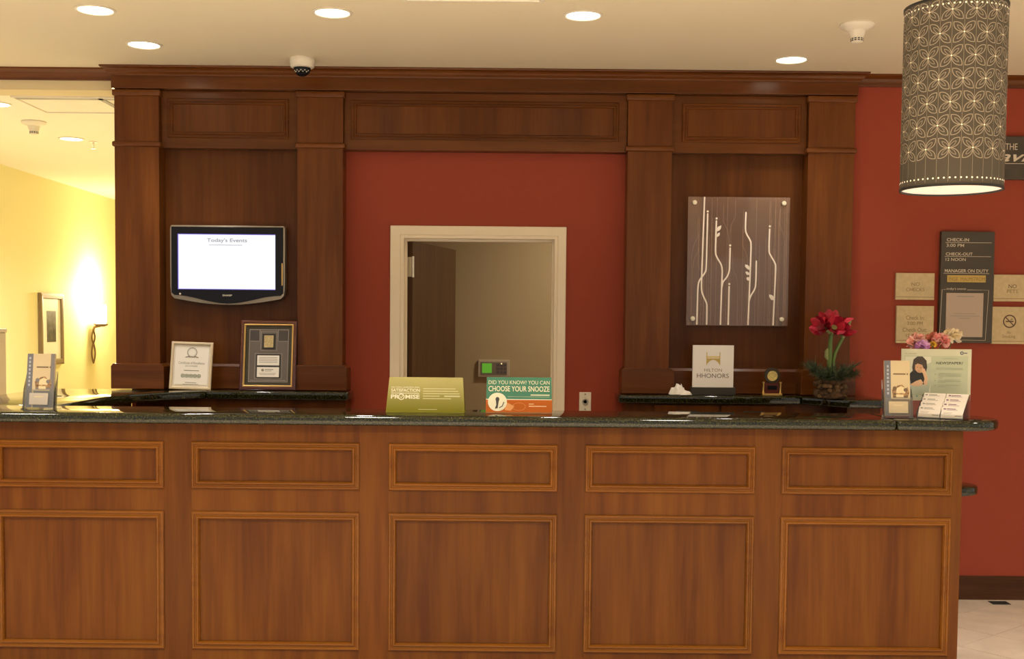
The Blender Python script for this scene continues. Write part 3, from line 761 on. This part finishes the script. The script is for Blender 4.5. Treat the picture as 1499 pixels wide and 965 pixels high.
for sp in range(30):
    a0 = 2 * PI * sp / 30 + rg.uniform(-.15, .15); el = rg.uniform(-.05, .5); L_ = rg.uniform(.085, .125)
    base = Vector((.03 * math.cos(a0), .03 * math.sin(a0), .105)); d = Vector((math.cos(a0) * math.cos(el), math.sin(a0) * math.cos(el), math.sin(el)))
    for k in range(85):
        u = rg.random(); p = base + d * (L_ * u) + Vector((0, 0, .03 * u))
        q = (d * rg.uniform(.3, .9) + Vector((rg.uniform(-1, 1), rg.uniform(-1, 1), rg.uniform(-.7, 1.1))) * .7).normalized() * rg.uniform(.035, .062)
        sd = q.cross(Vector((rg.uniform(-1, 1), rg.uniform(-1, 1), 1))).normalized() * .0015
        mb.add([p - sd, p + sd, p + q], [(0, 1, 2)], rg.choice((0, 0, 1, 1, 1, 2)))
part('pine_needles', mb, M_ndl, t, kind='stuff')
M_stem = mat('stem_green', (.13, .22, .05), .45); M_bud = mat('bud_green', (.30, .33, .13), .5)
part('stem', MB().tube([(-.014, -.01, .09), (-.016, -.012, .2), (-.014, -.014, .30), (-.012, -.016, .345)], [.014, .013, .0115, .011], 12), M_stem, t, smooth=60)
part('stem', MB().tube([(.010, 0, .09), (.008, 0, .20), (.016, -.004, .245), (.040, -.01, .30), (.055, -.012, .335)], [.011, .010, .010, .009, .010], 12), M_stem, t, smooth=60)
part('bud', MB().tube([(.050, -.012, .325), (.062, -.014, .36), (.078, -.016, .395), (.094, -.018, .42)], [.010, .015, .012, .003], 12), M_bud, t, smooth=60)
part('spathe', MB().tube([(-.022, -.014, .20), (-.034, -.016, .225), (-.033, -.016, .255), (-.027, -.015, .27)], [.005, .011, .010, .002], 8), M_bud, t, smooth=60)
M_pet = [mat('petal_crimson', (.40, .008, .034), .5, vary=.4, vscale=35), mat('petal_red', (.60, .030, .060), .5, vary=.35, vscale=35), mat('petal_deep', (.22, .006, .016), .5)]
def petal(mb, o, d, upv, L_, wd, curl, mi=0, nl=7, nw=4):
    d = d.normalized(); s_ = d.cross(upv).normalized(); nrm = s_.cross(d)
    v = []
    for i in range(nl + 1):
        u = i / nl
        hw = wd * (math.sin(PI * (u * .88 + .07)) ** .8)
        c = o + d * (L_ * (u - .12 * curl * u * u)) - nrm * (curl * L_ * u * u * .6)
        for j in range(nw + 1):
            q = j / nw * 2 - 1
            v.append(c + s_ * (hw * q) + nrm * (.18 * wd * q * q + .05 * wd * math.sin(9 * u + 3 * q)))
    f = [(i * (nw + 1) + j, i * (nw + 1) + j + 1, (i + 1) * (nw + 1) + j + 1, (i + 1) * (nw + 1) + j) for i in range(nl) for j in range(nw)]
    mb.add(v, f, mi)
top = Vector((-.012, -.016, .345))
k = 0
for fd, off in (((-.9, -.45, .30), (-.02, -.01, .03)), ((.15, -1, .35), (.0, -.02, .03)), ((.95, -.35, .22), (.02, -.01, .028)), ((.1, .6, .9), (.0, .01, .04))):
    fd = Vector(fd).normalized(); o = top + Vector(off)
    part('flower_throat', MB().tube([top, top + (o - top) * .5 + fd * .01, o + fd * .03], [.006, .010, .016], 10), M_bud, t, smooth=60)
    e1 = fd.orthogonal().normalized(); e2 = fd.cross(e1)
    for q in range(6):
        a = 2 * PI * q / 6 + .3
        rad = e1 * math.cos(a) + e2 * math.sin(a)
        mb = MB(); petal(mb, o + fd * .012, fd * .75 + rad * .85, fd * -1 + rad * .4, rg.uniform(.080, .102), .030 if q % 2 else .038, .55 + rg.uniform(-.25, .35))
        pm = part('petal', mb, M_pet[(q + k) % 2 if q else 2], t, smooth=80)
    k += 1

# ------------------------------------------------------------------ tent cards on the desk
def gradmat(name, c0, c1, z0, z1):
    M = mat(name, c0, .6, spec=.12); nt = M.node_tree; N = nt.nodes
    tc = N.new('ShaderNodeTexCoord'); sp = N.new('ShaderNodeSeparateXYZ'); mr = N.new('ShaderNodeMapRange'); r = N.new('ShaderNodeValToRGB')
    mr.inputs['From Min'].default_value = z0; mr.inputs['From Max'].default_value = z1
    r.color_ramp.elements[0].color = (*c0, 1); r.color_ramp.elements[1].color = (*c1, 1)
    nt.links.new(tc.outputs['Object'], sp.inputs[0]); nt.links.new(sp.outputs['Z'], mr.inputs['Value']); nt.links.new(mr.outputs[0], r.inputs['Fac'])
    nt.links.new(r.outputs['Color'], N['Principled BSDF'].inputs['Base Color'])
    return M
def tent(name, label, loc, wb, wt, h, facem, backm, lean=20):
    t = thing(name, label, 'sign', loc)
    d = math.tan(R(lean)) * h
    ff = thing_face = obj('front_panel', MB().prism([(-wb / 2, 0), (wb / 2, 0), (wt / 2, h / math.cos(R(lean))), (-wt / 2, h / math.cos(R(lean)))], 'y', -.001, .001).mesh('front_panel', facem), t, (0, -d, .002), (R(-lean), 0, 0))
    obj('back_panel', MB().prism([(-wb / 2, 0), (wb / 2, 0), (wt / 2, h / math.cos(R(lean))), (-wt / 2, h / math.cos(R(lean)))], 'y', -.001, .001).mesh('back_panel', backm), t, (0, d, .002), (R(lean), 0, 0))
    obj('base_fold', MB().box(-wb / 2, wb / 2, -d - .004, d, 0, .002).mesh('base_fold', backm), t)
    return t, ff
M_cw = mat('cream_print', (.80, .78, .58), .5)
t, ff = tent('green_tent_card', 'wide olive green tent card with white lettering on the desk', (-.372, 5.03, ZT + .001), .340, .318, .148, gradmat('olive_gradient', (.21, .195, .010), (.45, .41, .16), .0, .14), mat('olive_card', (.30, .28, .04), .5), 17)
text('HILTON GARDEN INN', -.150, -.028, .106, .113, M_cw, ff, -.0016)
text('SATISFACTION', -.150, -.026, .089, .103, M_cw, ff, -.0016, .02)
bars([(-.150, -.028, .083, .003)], M_cw, 'lettering', ff, -.0016)
text('PR   MISE', -.150, -.026, .058, .077, M_cw, ff, -.0016, .03)
flat([(q, 0) for q in ribbon(disc(-.105, .067, .012, n=20) + [(-.093, .067)], .004)] + [(q, 0) for q in ribbon([(-.111, .068), (-.106, .062), (-.098, .074)], .003)], [M_cw], 'check_mark', ff, -.0016, .00002)
bars([(-.012, .128, .104, .0035), (-.012, .14, .093, .0035), (-.012, .146, .082, .0035), (-.012, .06, .071, .0035), (.08, .148, .071, .006), (-.012, .11, .06, .0035), (-.03, .05, .012, .002)], mat('pale_olive_print', (.60, .57, .30), .5), 'lettering', ff)

t, ff = tent('teal_orange_tent_card', 'teal and orange tent card with a round white emblem on the desk', (.031, 5.03, ZT + .001), .286, .280, .152, mat('teal_card', (.075, .235, .155), .6, spec=.12), mat('orange_card', (.55, .14, .03), .5), 17)
M_or = mat('orange_print', (.50, .125, .018), .6, spec=.12); M_or2 = mat('light_orange_print', (.72, .30, .08), .4)
flat([(rect(-.1425, .1425, .002, .060), 0), (rect(-.142, .142, .058, .0615), 1), ([(-.06, .05), (-.02, .03), (-.035, .01), (-.06, .012)], 2)] + [(q, 2) for q in ribbon(disc(.0, .028, .028, .017, n=24) + [(.028, .028)], .0015)], [M_or, M_cw, M_or2], 'orange_field', ff, -.0013, .00005)
flat([(disc(-.093, .048, .041, n=36), 0), (disc(-.093, .060, .0085, .010), 1), ([(-.100, .058), (-.086, .058), (-.089, .040), (-.092, .020), (-.104, .018), (-.098, .035)], 1)] + [(q, 1) for q in ribbon([(-.085, .022), (-.072, .030), (-.065, .048)], .004)], [M_cw, M_ink], 'round_emblem', ff, -.0018, .0001)
text('DID YOU KNOW? YOU CAN', -.132, .132, .127, .144, M_cw, ff, -.0016)
text('CHOOSE YOUR SNOOZE', -.132, .132, .095, .119, M_cw, ff, -.0016, .012)
bars([(.05, .132, .080, .0045), (-.05, .132, .072, .001)], M_cw, 'lettering', ff, -.0016)
bars([(.042, .064, .040, .004), (.042, .118, .030, .004)], mat('peach_print', (.8, .5, .25), .5), 'lettering', ff, -.0019)

# ------------------------------------------------------------------ brochures, cards, newspaper sign
M_bc = mat('brochure_cream', (.62, .50, .30), .5); M_bb = mat('brochure_blue', (.155, .16, .185), .5)
M_pic = mat('brochure_picture', (.30, .17, .07), .5, vary=.95, vscale=90)
M_pic2 = mat('brochure_highlight', (.75, .62, .36), .5); M_bz = mat('brochure_brown', (.16, .10, .05), .5)
def brochure_stand(loc, rz, lab_stand, lab_bro, lab_card, wd=.108, hh=.238, grey=False):
    s_ = thing('brochure_holder', lab_stand, 'holder', loc, (0, 0, R(rz)), 'acrylic brochure holders')
    part('back_plate', MB().prism([(.018, .0), (.021, .0), (.041, .16), (.038, .16)], 'x', -wd / 2 - .006, wd / 2 + .006), M_clear, s_)
    part('front_plate', MB().prism([(-.012, .006), (-.009, .006), (.003, .085), (.0, .085)], 'x', -wd / 2 - .006, wd / 2 + .006), M_clear, s_)
    for q in (-1, 1):
        a = q * (wd / 2 + .0075)
        part('side_plate', MB().prism([(-.012, 0), (.018, 0), (.038, .16), (.003, .085)], 'x', a - .0013, a + .0013), M_clear, s_)
    part('base_plate', MB().box(-wd / 2 - .006, wd / 2 + .006, -.03, .03, 0, .004), M_clear, s_)
    b = thing('brochure', lab_bro, 'brochure', (loc[0], loc[1], loc[2] + .007), (R(-7), 0, R(rz)), 'brochures in acrylic holders')
    h = hh
    part('pages', MB().box(-wd / 2, wd / 2, .0, .011, 0, h), M_bc, b)
    c1 = (-wd / 2, -wd / 2 + .026)
    pl = [(rect(-wd / 2, wd / 2, 0, h), 0), (rect(*c1, 0, h), 1)]
    if grey: pl.append((rect(wd / 2 - .018, wd / 2, 0, h), 4))
    pl += [([(-.02, .080), (.045, .082), (.050, .10), (.044, .125), (.036, .118), (.02, .135), (.0, .13), (-.012, .12), (-.024, .112)], 2), ([(-.006, .098), (.032, .098), (.04, .118), (.014, .128), (-.004, .118)], 3), (disc(-.012, .118, .009), 4), (disc(.034, .112, .008), 4), (rect(-.02, .044, .078, .086), 4), (rect(-.006, .026, .080, .092), 3), (rect(-.028, .054, 0, .072), 1 if grey else 4)]
    flat(pl, [M_bc, M_bb, M_pic, M_pic2, M_bz if not grey else mat('brochure_grey', (.20, .18, .17), .5)], 'cover_print', b, -.0006, .00008)
    bars([(-.018, .035, h - .058, .005), (.04, .045, h - .058, .007)], M_bz, 'lettering', b, -.0026)
    flat([(rect(c1[0] + .009, c1[0] + .017, .092 + k * .0165, .102 + k * .0165), 0) for k in range(8)], [mat('pale_blue_print', (.42, .45, .50), .5)], 'spine_lettering', b, -.0026, 0)
    k = thing('pocket_card', lab_card, 'card', (loc[0] - .018 * math.sin(R(rz)) * 0, loc[1] - .010 * math.cos(R(rz)), loc[2] + .020), (R(-8), 0, R(rz)), 'cards in the brochure holders')
    part('card', MB().box(-.041, .041, .0, .004, 0, .05), M_bc if not grey else mat('greyed_card', (.55, .49, .40), .5), k)
    bars([(-.02, .02, .034, .004)], M_pic2, 'lettering', k, -.0004)
brochure_stand((1.655, 4.965, ZT + .001), 0, 'clear acrylic brochure holder on the right end of the desk', 'cream brochure with a blue-grey spine stripe, right end of the desk', 'cream card in the front pocket of the right brochure holder')
brochure_stand((-2.03, 4.975, ZT + .001), -4, 'clear acrylic brochure holder at the left end of the desk', 'cream brochure with blue-grey side strips, left end of the desk', 'pale card in the front pocket of the left brochure holder', grey=True, hh=.232, wd=.122)

t = thing('newspaper_sign', 'pale green landscape sign about newspapers with a photo of a woman, behind the card rack', 'sign', (1.872, 5.127, ZT + .001), (0, 0, 0))
M_sg = mat('pale_green_sign', (.60, .60, .44), .4); M_sg2 = mat('sign_panel_green', (.48, .52, .36), .4); M_sh = mat('sign_fine_print_green', (.36, .40, .28), .4)  # the darkest green is the ink of the small print
part('stand', MB().box(-.12, .12, -.02, .02, 0, .004).box(-.13, .13, .0025, .0055, .004, .17), M_clear, t)
part('board', MB().box(-.1545, .1545, -.003, .002, .064, .292), M_sg, t)
def npx(px, py): return ((px - 561) / 606 * .309, .064 + (648 - py) / 468 * .228)
P = lambda *a: [npx(*q) for q in a]
M_skin = mat('printed_skin', (.62, .36, .20), .5); M_skin2 = mat('printed_skin_light', (.72, .46, .28), .5); M_hair = mat('printed_hair', (.05, .035, .025), .5); M_top = mat('printed_top', (.015, .015, .014), .5); M_sheet = mat('printed_sheet', (.46, .50, .38), .5); M_sheet2 = mat('printed_pillow', (.66, .66, .52), .5)
pl = [(P((285, 600), (835, 600), (835, 242), (285, 242)), 1), (P((290, 575), (515, 575), (515, 248), (290, 248)), 8),
      (P((320, 575), (500, 575), (516, 480), (516, 300), (470, 320), (480, 480), (330, 520)), 7),
      (P((322, 500), (335, 400), (375, 360), (460, 370), (475, 440), (460, 500), (400, 512)), 6),
      (P((352, 345), (362, 275), (395, 248), (440, 248), (475, 285), (482, 345), (470, 400), (450, 390), (380, 360), (360, 400)), 5),
      (P((378, 325), (400, 312), (440, 325), (450, 352), (446, 380), (425, 398), (400, 392), (378, 368)), 3),
      (P((440, 352), (462, 360), (490, 440), (486, 500), (462, 510), (455, 480), (462, 450), (446, 400), (432, 390)), 4),
      (P((330, 508), (390, 470), (430, 455), (452, 485), (440, 510), (400, 518)), 4),
      (P((372, 330), (430, 262), (395, 258), (365, 300)), 5), (P((392, 345), (402, 343), (402, 347), (392, 349)), 5), (P((420, 350), (432, 349), (432, 353), (420, 354)), 5), (P((402, 376), (418, 378), (416, 383), (403, 381)), 9)]
flat(pl, [M_sg, M_sg2, M_sh, M_skin, M_skin2, M_hair, M_top, M_sheet, M_sheet2, mat('printed_lip', (.45, .12, .08), .5)], 'photo_print', t, -.0034, .00006)
text('NEWSPAPER?', npx(560, 0)[0], npx(790, 0)[0], npx(0, 318)[1], npx(0, 294)[1], mat('sign_dark_green', (.06, .07, .05), .5), t, -.0048, .004)
L_ = []
for a, b_, y in ((610, 745, 268), (560, 790, 352), (560, 790, 364), (580, 775, 402), (580, 775, 414), (580, 775, 426), (580, 620, 440), (580, 775, 460), (580, 775, 472), (580, 640, 484), (580, 775, 506), (580, 640, 520), (285, 305, 222), (315, 385, 222)):
    L_.append((npx(a, 0)[0], npx(b_, 0)[0], npx(0, y)[1], .0022))
for y in (408, 466, 510): L_.append((npx(548, 0)[0], npx(558, 0)[0], npx(0, y)[1], .006))
bars(L_, M_sh, 'small_print', t, -.0048)
c = npx(778, 215); c2 = npx(398, 608); c3 = npx(450, 600)
flat([(q, 0) for q in ribbon(disc(c[0], c[1], .006, n=16) + [(c[0] + .006, c[1])], .003)] + [(rect(c[0] + .009, c[0] + .024, c[1] - .001, c[1] + .002), 0), (disc(c2[0], c2[1], .004), 1), (disc(c3[0], c3[1], .004), 2)], [mat('sign_navy', (.05, .06, .14), .5), mat('sign_teal', (.18, .42, .36), .5), M_ink], 'emblem', t, -.0048, .00004)

# carnations in a small vase behind the sign
t = thing('flower_vase', 'small clear vase hidden behind the newspaper sign', 'vase', (1.872, 5.172, ZT + .001))
part('glass', MB().lathe([(.028, 0), (.034, .004), (.036, .05), (.030, .12), (.034, .16), (.031, .16), (.027, .12), (.032, .05), (.030, .008), (.001, .008)], 24), M_clear, t, smooth=50)
def carnation(px, py, r_, label, c1, c2, seed, yy):
    X = (px - 750) / 1700 * yy; Z = 1.547 - (py - 480) / 1700 * yy
    rg = random.Random(seed)
    t = thing('carnation', label, 'flower', (X, yy, Z), group='flowers above the newspaper sign')
    mb = MB()
    for k in range(60):
        u = rg.uniform(-.35, 1); a = rg.uniform(0, 2 * PI); s_ = math.sqrt(max(0, 1 - u * u))
        d = Vector((s_ * math.cos(a), s_ * math.sin(a), u))
        sd = d.cross(Vector((rg.uniform(-1, 1), rg.uniform(-1, 1), rg.uniform(-1, 1)))).normalized()
        petal(mb, d * (r_ * .30), (d + sd * .25), sd, r_ * rg.uniform(.62, .80), r_ * rg.uniform(.28, .42), rg.uniform(-.4, .5), rg.choice((0, 0, 1)), 4, 3)
    part('bloom', mb, [mat('petal', c1, .6), mat('petal', c2, .6)], t, smooth=80)
    b = Vector((1.872 + rg.uniform(-.010, .010) - X, 5.172 - yy, ZT + .02 - Z))
    part('stalk', MB().tube([(0, 0, -r_ * .2), (b.x * .35, b.y * .6, b.z * .4), b], .0022, 6), M_stem, t)
carnation(1342, 503, 0.047, 'large pale pink carnation at the left of the bunch', (.90, .42, .36), (.92, .60, .52), 1, 5.19)
carnation(1350, 509, 0.035, 'mauve carnation low in front of the pale pink one', (.68, .28, .66), (.75, .42, .74), 2, 5.152)
carnation(1365, 498, 0.037, 'coral carnation in the middle of the bunch behind the yellow flower', (.84, .32, .22), (.88, .46, .34), 3, 5.215)
carnation(1376, 502, 0.044, 'rose pink carnation between the coral and the cream flowers', (.90, .34, .32), (.92, .54, .48), 4, 5.175)
carnation(1393, 494, 0.045, 'cream carnation at the right of the bunch', (.94, .78, .50), (.95, .85, .66), 5, 5.20)
carnation(1365, 505, 0.018, 'small yellow flower in the middle of the bunch', (.80, .50, .05), (.80, .50, .05), 6, 5.150)

# tiered business card rack
HC = Vector((1.850, 4.968, ZT + .001)); HR = R(-32)
RX = Matrix.Rotation(HR, 3, 'Z')
t = thing('card_rack', 'clear tiered business card rack at the right end of the desk', 'holder', HC, (0, 0, HR))
part('base_plate', MB().box(-.093, .093, -.072, .082, 0, .003), M_clear, t)
for r_ in range(4):
    y = -.066 + r_ * .030; z = .004 + r_ * .0175
    part('pocket', MB().prism([(y - .0015, z), (y, z), (y + .006, z + .016), (y + .0045, z + .016)], 'x', -.093, .093).box(-.093, .093, y, y + .022, z - .0015, z), M_clear, t)
for q in (-1, 1):
    part('side_plate', MB().prism([(-.070, .003), (.078, .003), (.078, .10), (.055, .10), (-.070, .022)], 'x', q * .0945 - .0012, q * .0945 + .0012), M_clear, t)
part('divider', MB().prism([(-.068, .003), (.07, .003), (.07, .088), (-.068, .018)], 'x', -.0008, .0008), M_clear, t)
names = ['front', 'second', 'third', 'back']
M_card = mat('card_white', (.86, .80, .72), .6); M_purple = mat('card_purple', (.20, .10, .20), .6)
rg = random.Random(12)
for r_ in range(4):
    for q, sd in ((-1, 'left'), (1, 'right')):
        y = -.0635 + r_ * .030; z = .0055 + r_ * .0175
        loc = HC + RX @ Vector((q * .0465, y, z))
        k = thing('business_card_stack', 'stack of white business cards in the %s row, %s pocket of the clear rack' % (names[r_], sd), 'cards', loc, (R(-33), 0, HR), 'business cards in the clear rack')
        part('cards', MB().box(-.0445, .0445, 0, .006 + .002 * ((r_ + q) % 3), 0, .052), M_card, k)
        e_ = rg.uniform(-.004, .004)
        bars([(-.038 + e_, -.028 + e_, .043, .006), (-.024, .012 + e_, .044, .0035), (-.024, .020, .0385, .0018)], M_purple if q > 0 else M_greyink, 'card_print', k, -.0004)
        if r_ == 0: bars([(.012, .040, .010, .005), (-.035, .0, .025, .0012), (-.035, -.005, .020, .0012)], M_greyink, 'small_print', k, -.0004)

# ------------------------------------------------------------------ wall plates and wall signs
t = thing('wall_jack', 'white wall plate with a round grey socket beside the door casing', 'wall plate', (.4205, YW - .001, 1.104))
part('plate', MB().box(-.034, .034, -.006, 0, -.055, .055), M_white, t, bevel=.003)
part('socket', MB().lathe([(.019, -.008), (.017, -.012), (.011, -.012), (.010, -.008)], 24, axis='y'), mat('socket_grey', (.40, .37, .32), .5), t, smooth=40)
for z in (-.043, .043): part('screw', MB().lathe([(.005, -.0075), (.004, -.0085)], 12, (0, 0, z), axis='y'), M_greyink, t)
for z in (-.024, .026): part('slot', MB().box(-.006, .006, -.0072, -.006, z - .004, z + .004), M_steel, t)

t = thing('alarm_panel', 'grey wall control panel with a green display inside the office', 'control panel', (-.132, 8.399, 1.160))
M_ap = mat('panel_grey', (.45, .38, .30), .5)
part('housing', MB().box(-.115, .115, -.03, 0, 0, .126), M_ap, t, bevel=.006)
part('inset', MB().box(-.095, .095, -.033, -.03, .016, .108), mat('panel_dark', (.19, .16, .13), .5), t)
part('display', MB().box(-.085, -.015, -.035, -.033, .030, .100), mat('green_display', (.08, .3, .02), .4, emit=.30, ecol=(.22, .75, .06)), t)
for i in range(3):
    for j in range(3): part('key', MB().box(.020 + i * .026, .038 + i * .026, -.036, -.033, .028 + j * .026, .044 + j * .026), mat('panel_key', (.10, .09, .10), .5), t)
part('status_light', MB().ell((.055, -.036, .098), .005, .003, .005, 10, 6), mat('lit_dot', (.9, .8, .5), .5, emit=1, ecol=(1, .8, .4)), t)

M_sign = mat('tan_sign', (.55, .43, .235), .45, vary=.08, vscale=40); M_sgi = mat('tan_sign_ink', (.22, .15, .07), .5)
def tan_sign(label, x0, x1, z0, z1):
    t = thing('wall_sign', label, 'sign', ((x0 + x1) / 2, YR - .001, z0), group='tan wall signs')
    w2 = (x1 - x0) / 2; h = z1 - z0
    part('plate', MB().box(-w2, w2, -.02, 0, 0, h), M_sign, t, bevel=.002)
    part('edge_groove', MB().box(-w2 + .001, w2 - .001, -.0205, -.019, .014, .017), M_sgi, t)
    return t
t = tan_sign('tan wall sign reading NO CHECKS, left of the dark board', 2.154, 2.370, 1.703, 1.853)
text('NO', -.022, .025, .078, .097, M_sgi, t, -.0208); text('CHECKS', -.052, .052, .048, .067, M_sgi, t, -.0208)
t = tan_sign('tan wall sign about check in times, below the NO CHECKS sign', 2.162, 2.372, 1.459, 1.669)
text('Check In:', -.052, .05, .132, .155, M_sgi, t, -.0208); text('3:00 PM', -.045, .042, .102, .121, M_sgi, t, -.0208); text('Check Out:', -.070, .066, .064, .087, M_sgi, t, -.0208); text('12:00 PM', -.05, .05, .034, .053, M_sgi, t, -.0208)
t = tan_sign('tan wall sign reading NO PETS, right of the dark board', 2.703, 2.920, 1.699, 1.849)
text('NO', -.025, .020, .074, .096, M_ink, t, -.0208); text('PETS', -.033, .028, .047, .067, M_sgi, t, -.0208)
t = tan_sign('tan no-smoking wall sign below the NO PETS sign', 2.700, 2.920, 1.459, 1.669)
cx_, cz_ = -.012, .128
M_icon = mat('brown_icon', (.10, .05, .025), .5)
pl = [(q, 0) for q in ribbon(disc(cx_, cz_, .034, n=32) + [(cx_ + .034, cz_)], .007)] + [(q, 0) for q in ribbon([(cx_ - .024, cz_ + .024), (cx_ + .024, cz_ - .024)], .006)] + [(rect(cx_ - .022, cx_ + .022, cz_ - .004, cz_ + .003), 0)] + [(q, 0) for q in ribbon([(cx_ + .006, cz_ + .006), (cx_ + .010, cz_ + .014), (cx_ + .018, cz_ + .012)], .004)]
flat(pl, [M_icon], 'no_smoking_symbol', t, -.0208, .00002)
text('No', -.024, -.004, .058, .074, M_sgi, t, -.0208); text('Smoking', -.05, .022, .030, .052, M_sgi, t, -.0208)

t = thing('information_board', 'tall dark grey wall board listing check-in and check-out times', 'sign', (2.548, YR - .001, 1.463))
M_bd = mat('dark_board', (.055, .043, .028), .45); M_bw = mat('board_white', (.62, .54, .42), .5)
part('board', MB().box(-.1495, .1495, -.03, 0, 0, .624), M_bd, t, bevel=.002)
def bp(px, py): return ((px - 583) / 361 * .299, (878 - py) / 815 * .624)
for s_, a, b_, y0, y1, bo in (('CHECK-IN', 438, 588, 135, 112, .012), ('3:00 PM', 437, 556, 176, 153, .005), ('CHECK-OUT', 434, 616, 238, 216, .012), ('12 NOON', 434, 570, 278, 256, .005), ('MANAGER ON DUTY', 430, 726, 362, 338, .012)):
    text(s_, bp(a, 0)[0], bp(b_, 0)[0], bp(0, y0)[1], bp(0, y1)[1], M_bw, t, -.0310, bo)
L_ = [(bp(430, 0)[0], bp(742, 0)[0], bp(0, 144)[1], .0022), (bp(428, 0)[0], bp(740, 0)[0], bp(0, 245)[1], .0022), (bp(422, 0)[0], bp(732, 0)[0], bp(0, 369)[1], .0022)]
bars(L_, M_bw, 'rule', t, -.0310)
q = part('name_plate', MB().box(bp(447, 0)[0], bp(708, 0)[0], -.034, -.030, bp(0, 433)[1], bp(0, 382)[1]), mat('brass_plate', (.55, .38, .10), .35, metal=.3), t)
text('INGE  MALMSTROM', bp(458, 0)[0], bp(702, 0)[0], bp(0, 423)[1], bp(0, 396)[1], mat('plate_ink', (.26, .16, .04), .5), t, -.0348, .0)
pl = [(q, 0) for q in ribbon([bp(440, 487), bp(416, 487), bp(405, 855), bp(718, 858), bp(732, 490), bp(585, 489)], .0022)]
flat(pl, [M_bw], 'outline', t, -.0310, 0)
text("today's events", bp(446, 0)[0], bp(578, 0)[0], bp(0, 494)[1], bp(0, 472)[1], M_bw, t, -.0310, 0, .3)
part('notice', MB().box(bp(445, 0)[0], bp(696, 0)[0], -.034, -.030, bp(0, 834)[1], bp(0, 512)[1]), mat('notice_paper', (.46, .36, .28), .6), t)
bars([(bp(516, 0)[0], bp(632, 0)[0], bp(0, 537)[1], .006)] + [(bp(a, 0)[0], bp(b_, 0)[0], bp(0, y)[1], .0035) for a, b_, y in ((495, 645, 663), (472, 672, 681), (530, 610, 698))], M_greyink, 'lettering', t, -.0345)

t = thing('hanging_sign', 'dark grey sign with white script partly behind the pendant lamp', 'sign', (2.92, YR - .001, 2.379))
part('board', MB().box(-.29, .29, -.03, 0, 0, .239), M_bd, t, bevel=.002)
sc_ = 1 / 260.7
text('THE', -.180, -.112, .164, .199, M_bw, t, -.0310)
text('Pavilion', -.285, .16, .099, .158, M_bw, t, -.0312, .012, .4)
bars([(-.245, .26, .088, .003)], M_bw, 'rule', t, -.0310)

# floor register
t = thing('floor_register', 'small dark metal floor register in front of the red wall', 'floor vent', (2.76, 6.478, .0))
part('grille', MB().frame(-.05, .05, -.036, .036, [(0, 0), (0, .003), (.008, .003), (.008, 0)], 0), M_blackm, t).rotation_euler = (R(-90), 0, 0)
part('plate', MB().box(-.045, .045, -.03, .03, .0003, .0018), M_blackm, t)

# ------------------------------------------------------------------ yellow room beyond the left opening
t = thing('framed_picture', 'tall framed black and white picture on the yellow wall', 'picture', (-4.34, 10.90, 1.12), (0, 0, R(90)))
part('frame', MB().frame(-.27, .27, 0, .67, [(0, 0), (0, .03), (.02, .034), (.048, .030), (.052, .02), (.052, 0)], 0), mat('tan_frame', (.24, .17, .09), .5), t)
part('backing', MB().box(-.26, .26, -.012, 0, .01, .66), M_blackm, t)
part('mount', MB().box(-.216, .216, -.016, -.012, .054, .616), mat('ivory_mount', (.90, .88, .80), .6), t)
part('print', MB().box(-.105, .105, -.018, -.016, .215, .505), mat('grey_photograph', (.06, .055, .045), .5, vary=.95, vscale=14), t)
t = thing('wall_sconce', 'bronze wall sconce with a bright candle glass on the yellow wall', 'wall lamp', (-4.33, 11.95, 1.10))
M_brz = mat('bronze', (.22, .14, .07), .45, metal=.5)
def diamond(z0, z1, wd): return [[(.02, -wd * math.sin(PI * k / 8) * s_, z0 + (z1 - z0) * k / 8) for k in range(9)] for s_ in (1, -1)]
mb = MB()
for a, b_, wd in ((0, .21, .05), (.20, .34, .045)):
    for p in diamond(a, b_, wd): mb.tube(p, .009, 6)
mb.tube([(.02, 0, .33), (.03, 0, .37), (.09, 0, .385)], .014, 8)
part('bracket', mb, M_brz, t, smooth=50)
part('cup', MB().lathe([(.03, .375), (.065, .39), (.07, .405), (.03, .40)], 20, (.10, 0, 0)), M_brz, t, smooth=40)
part('candle_glass', MB().lathe([(.045, .40), (.055, .43), (.055, .58), (.048, .60), (.001, .60)], 20, (.10, 0, 0)), mat('glowing_glass', (1, .9, .65), .4, emit=16, ecol=(1, .82, .48)), t, smooth=40)
d = bpy.data.lights.new('sconce_bulb', 'POINT'); d.energy = 60; d.color = (1, .78, .42); d.shadow_soft_size = .06
o = bpy.data.objects.new('sconce_bulb', d); COL.objects.link(o); o.location = (-4.13, 11.95, 1.82)
t = thing('low_partition', 'pale beige low partition at the far left edge behind the desk', 'partition', (-3.11, 6.50, 0))
part('panel', MB().box(-.30, .255, -.05, .05, 0, 1.47), mat('beige_laminate', (.62, .50, .36), .5), t, bevel=.004)
part('cap', MB().box(-.305, .260, -.055, .055, 1.47, 1.492), mat('beige_cap', (.60, .50, .38), .5), t, bevel=.003)
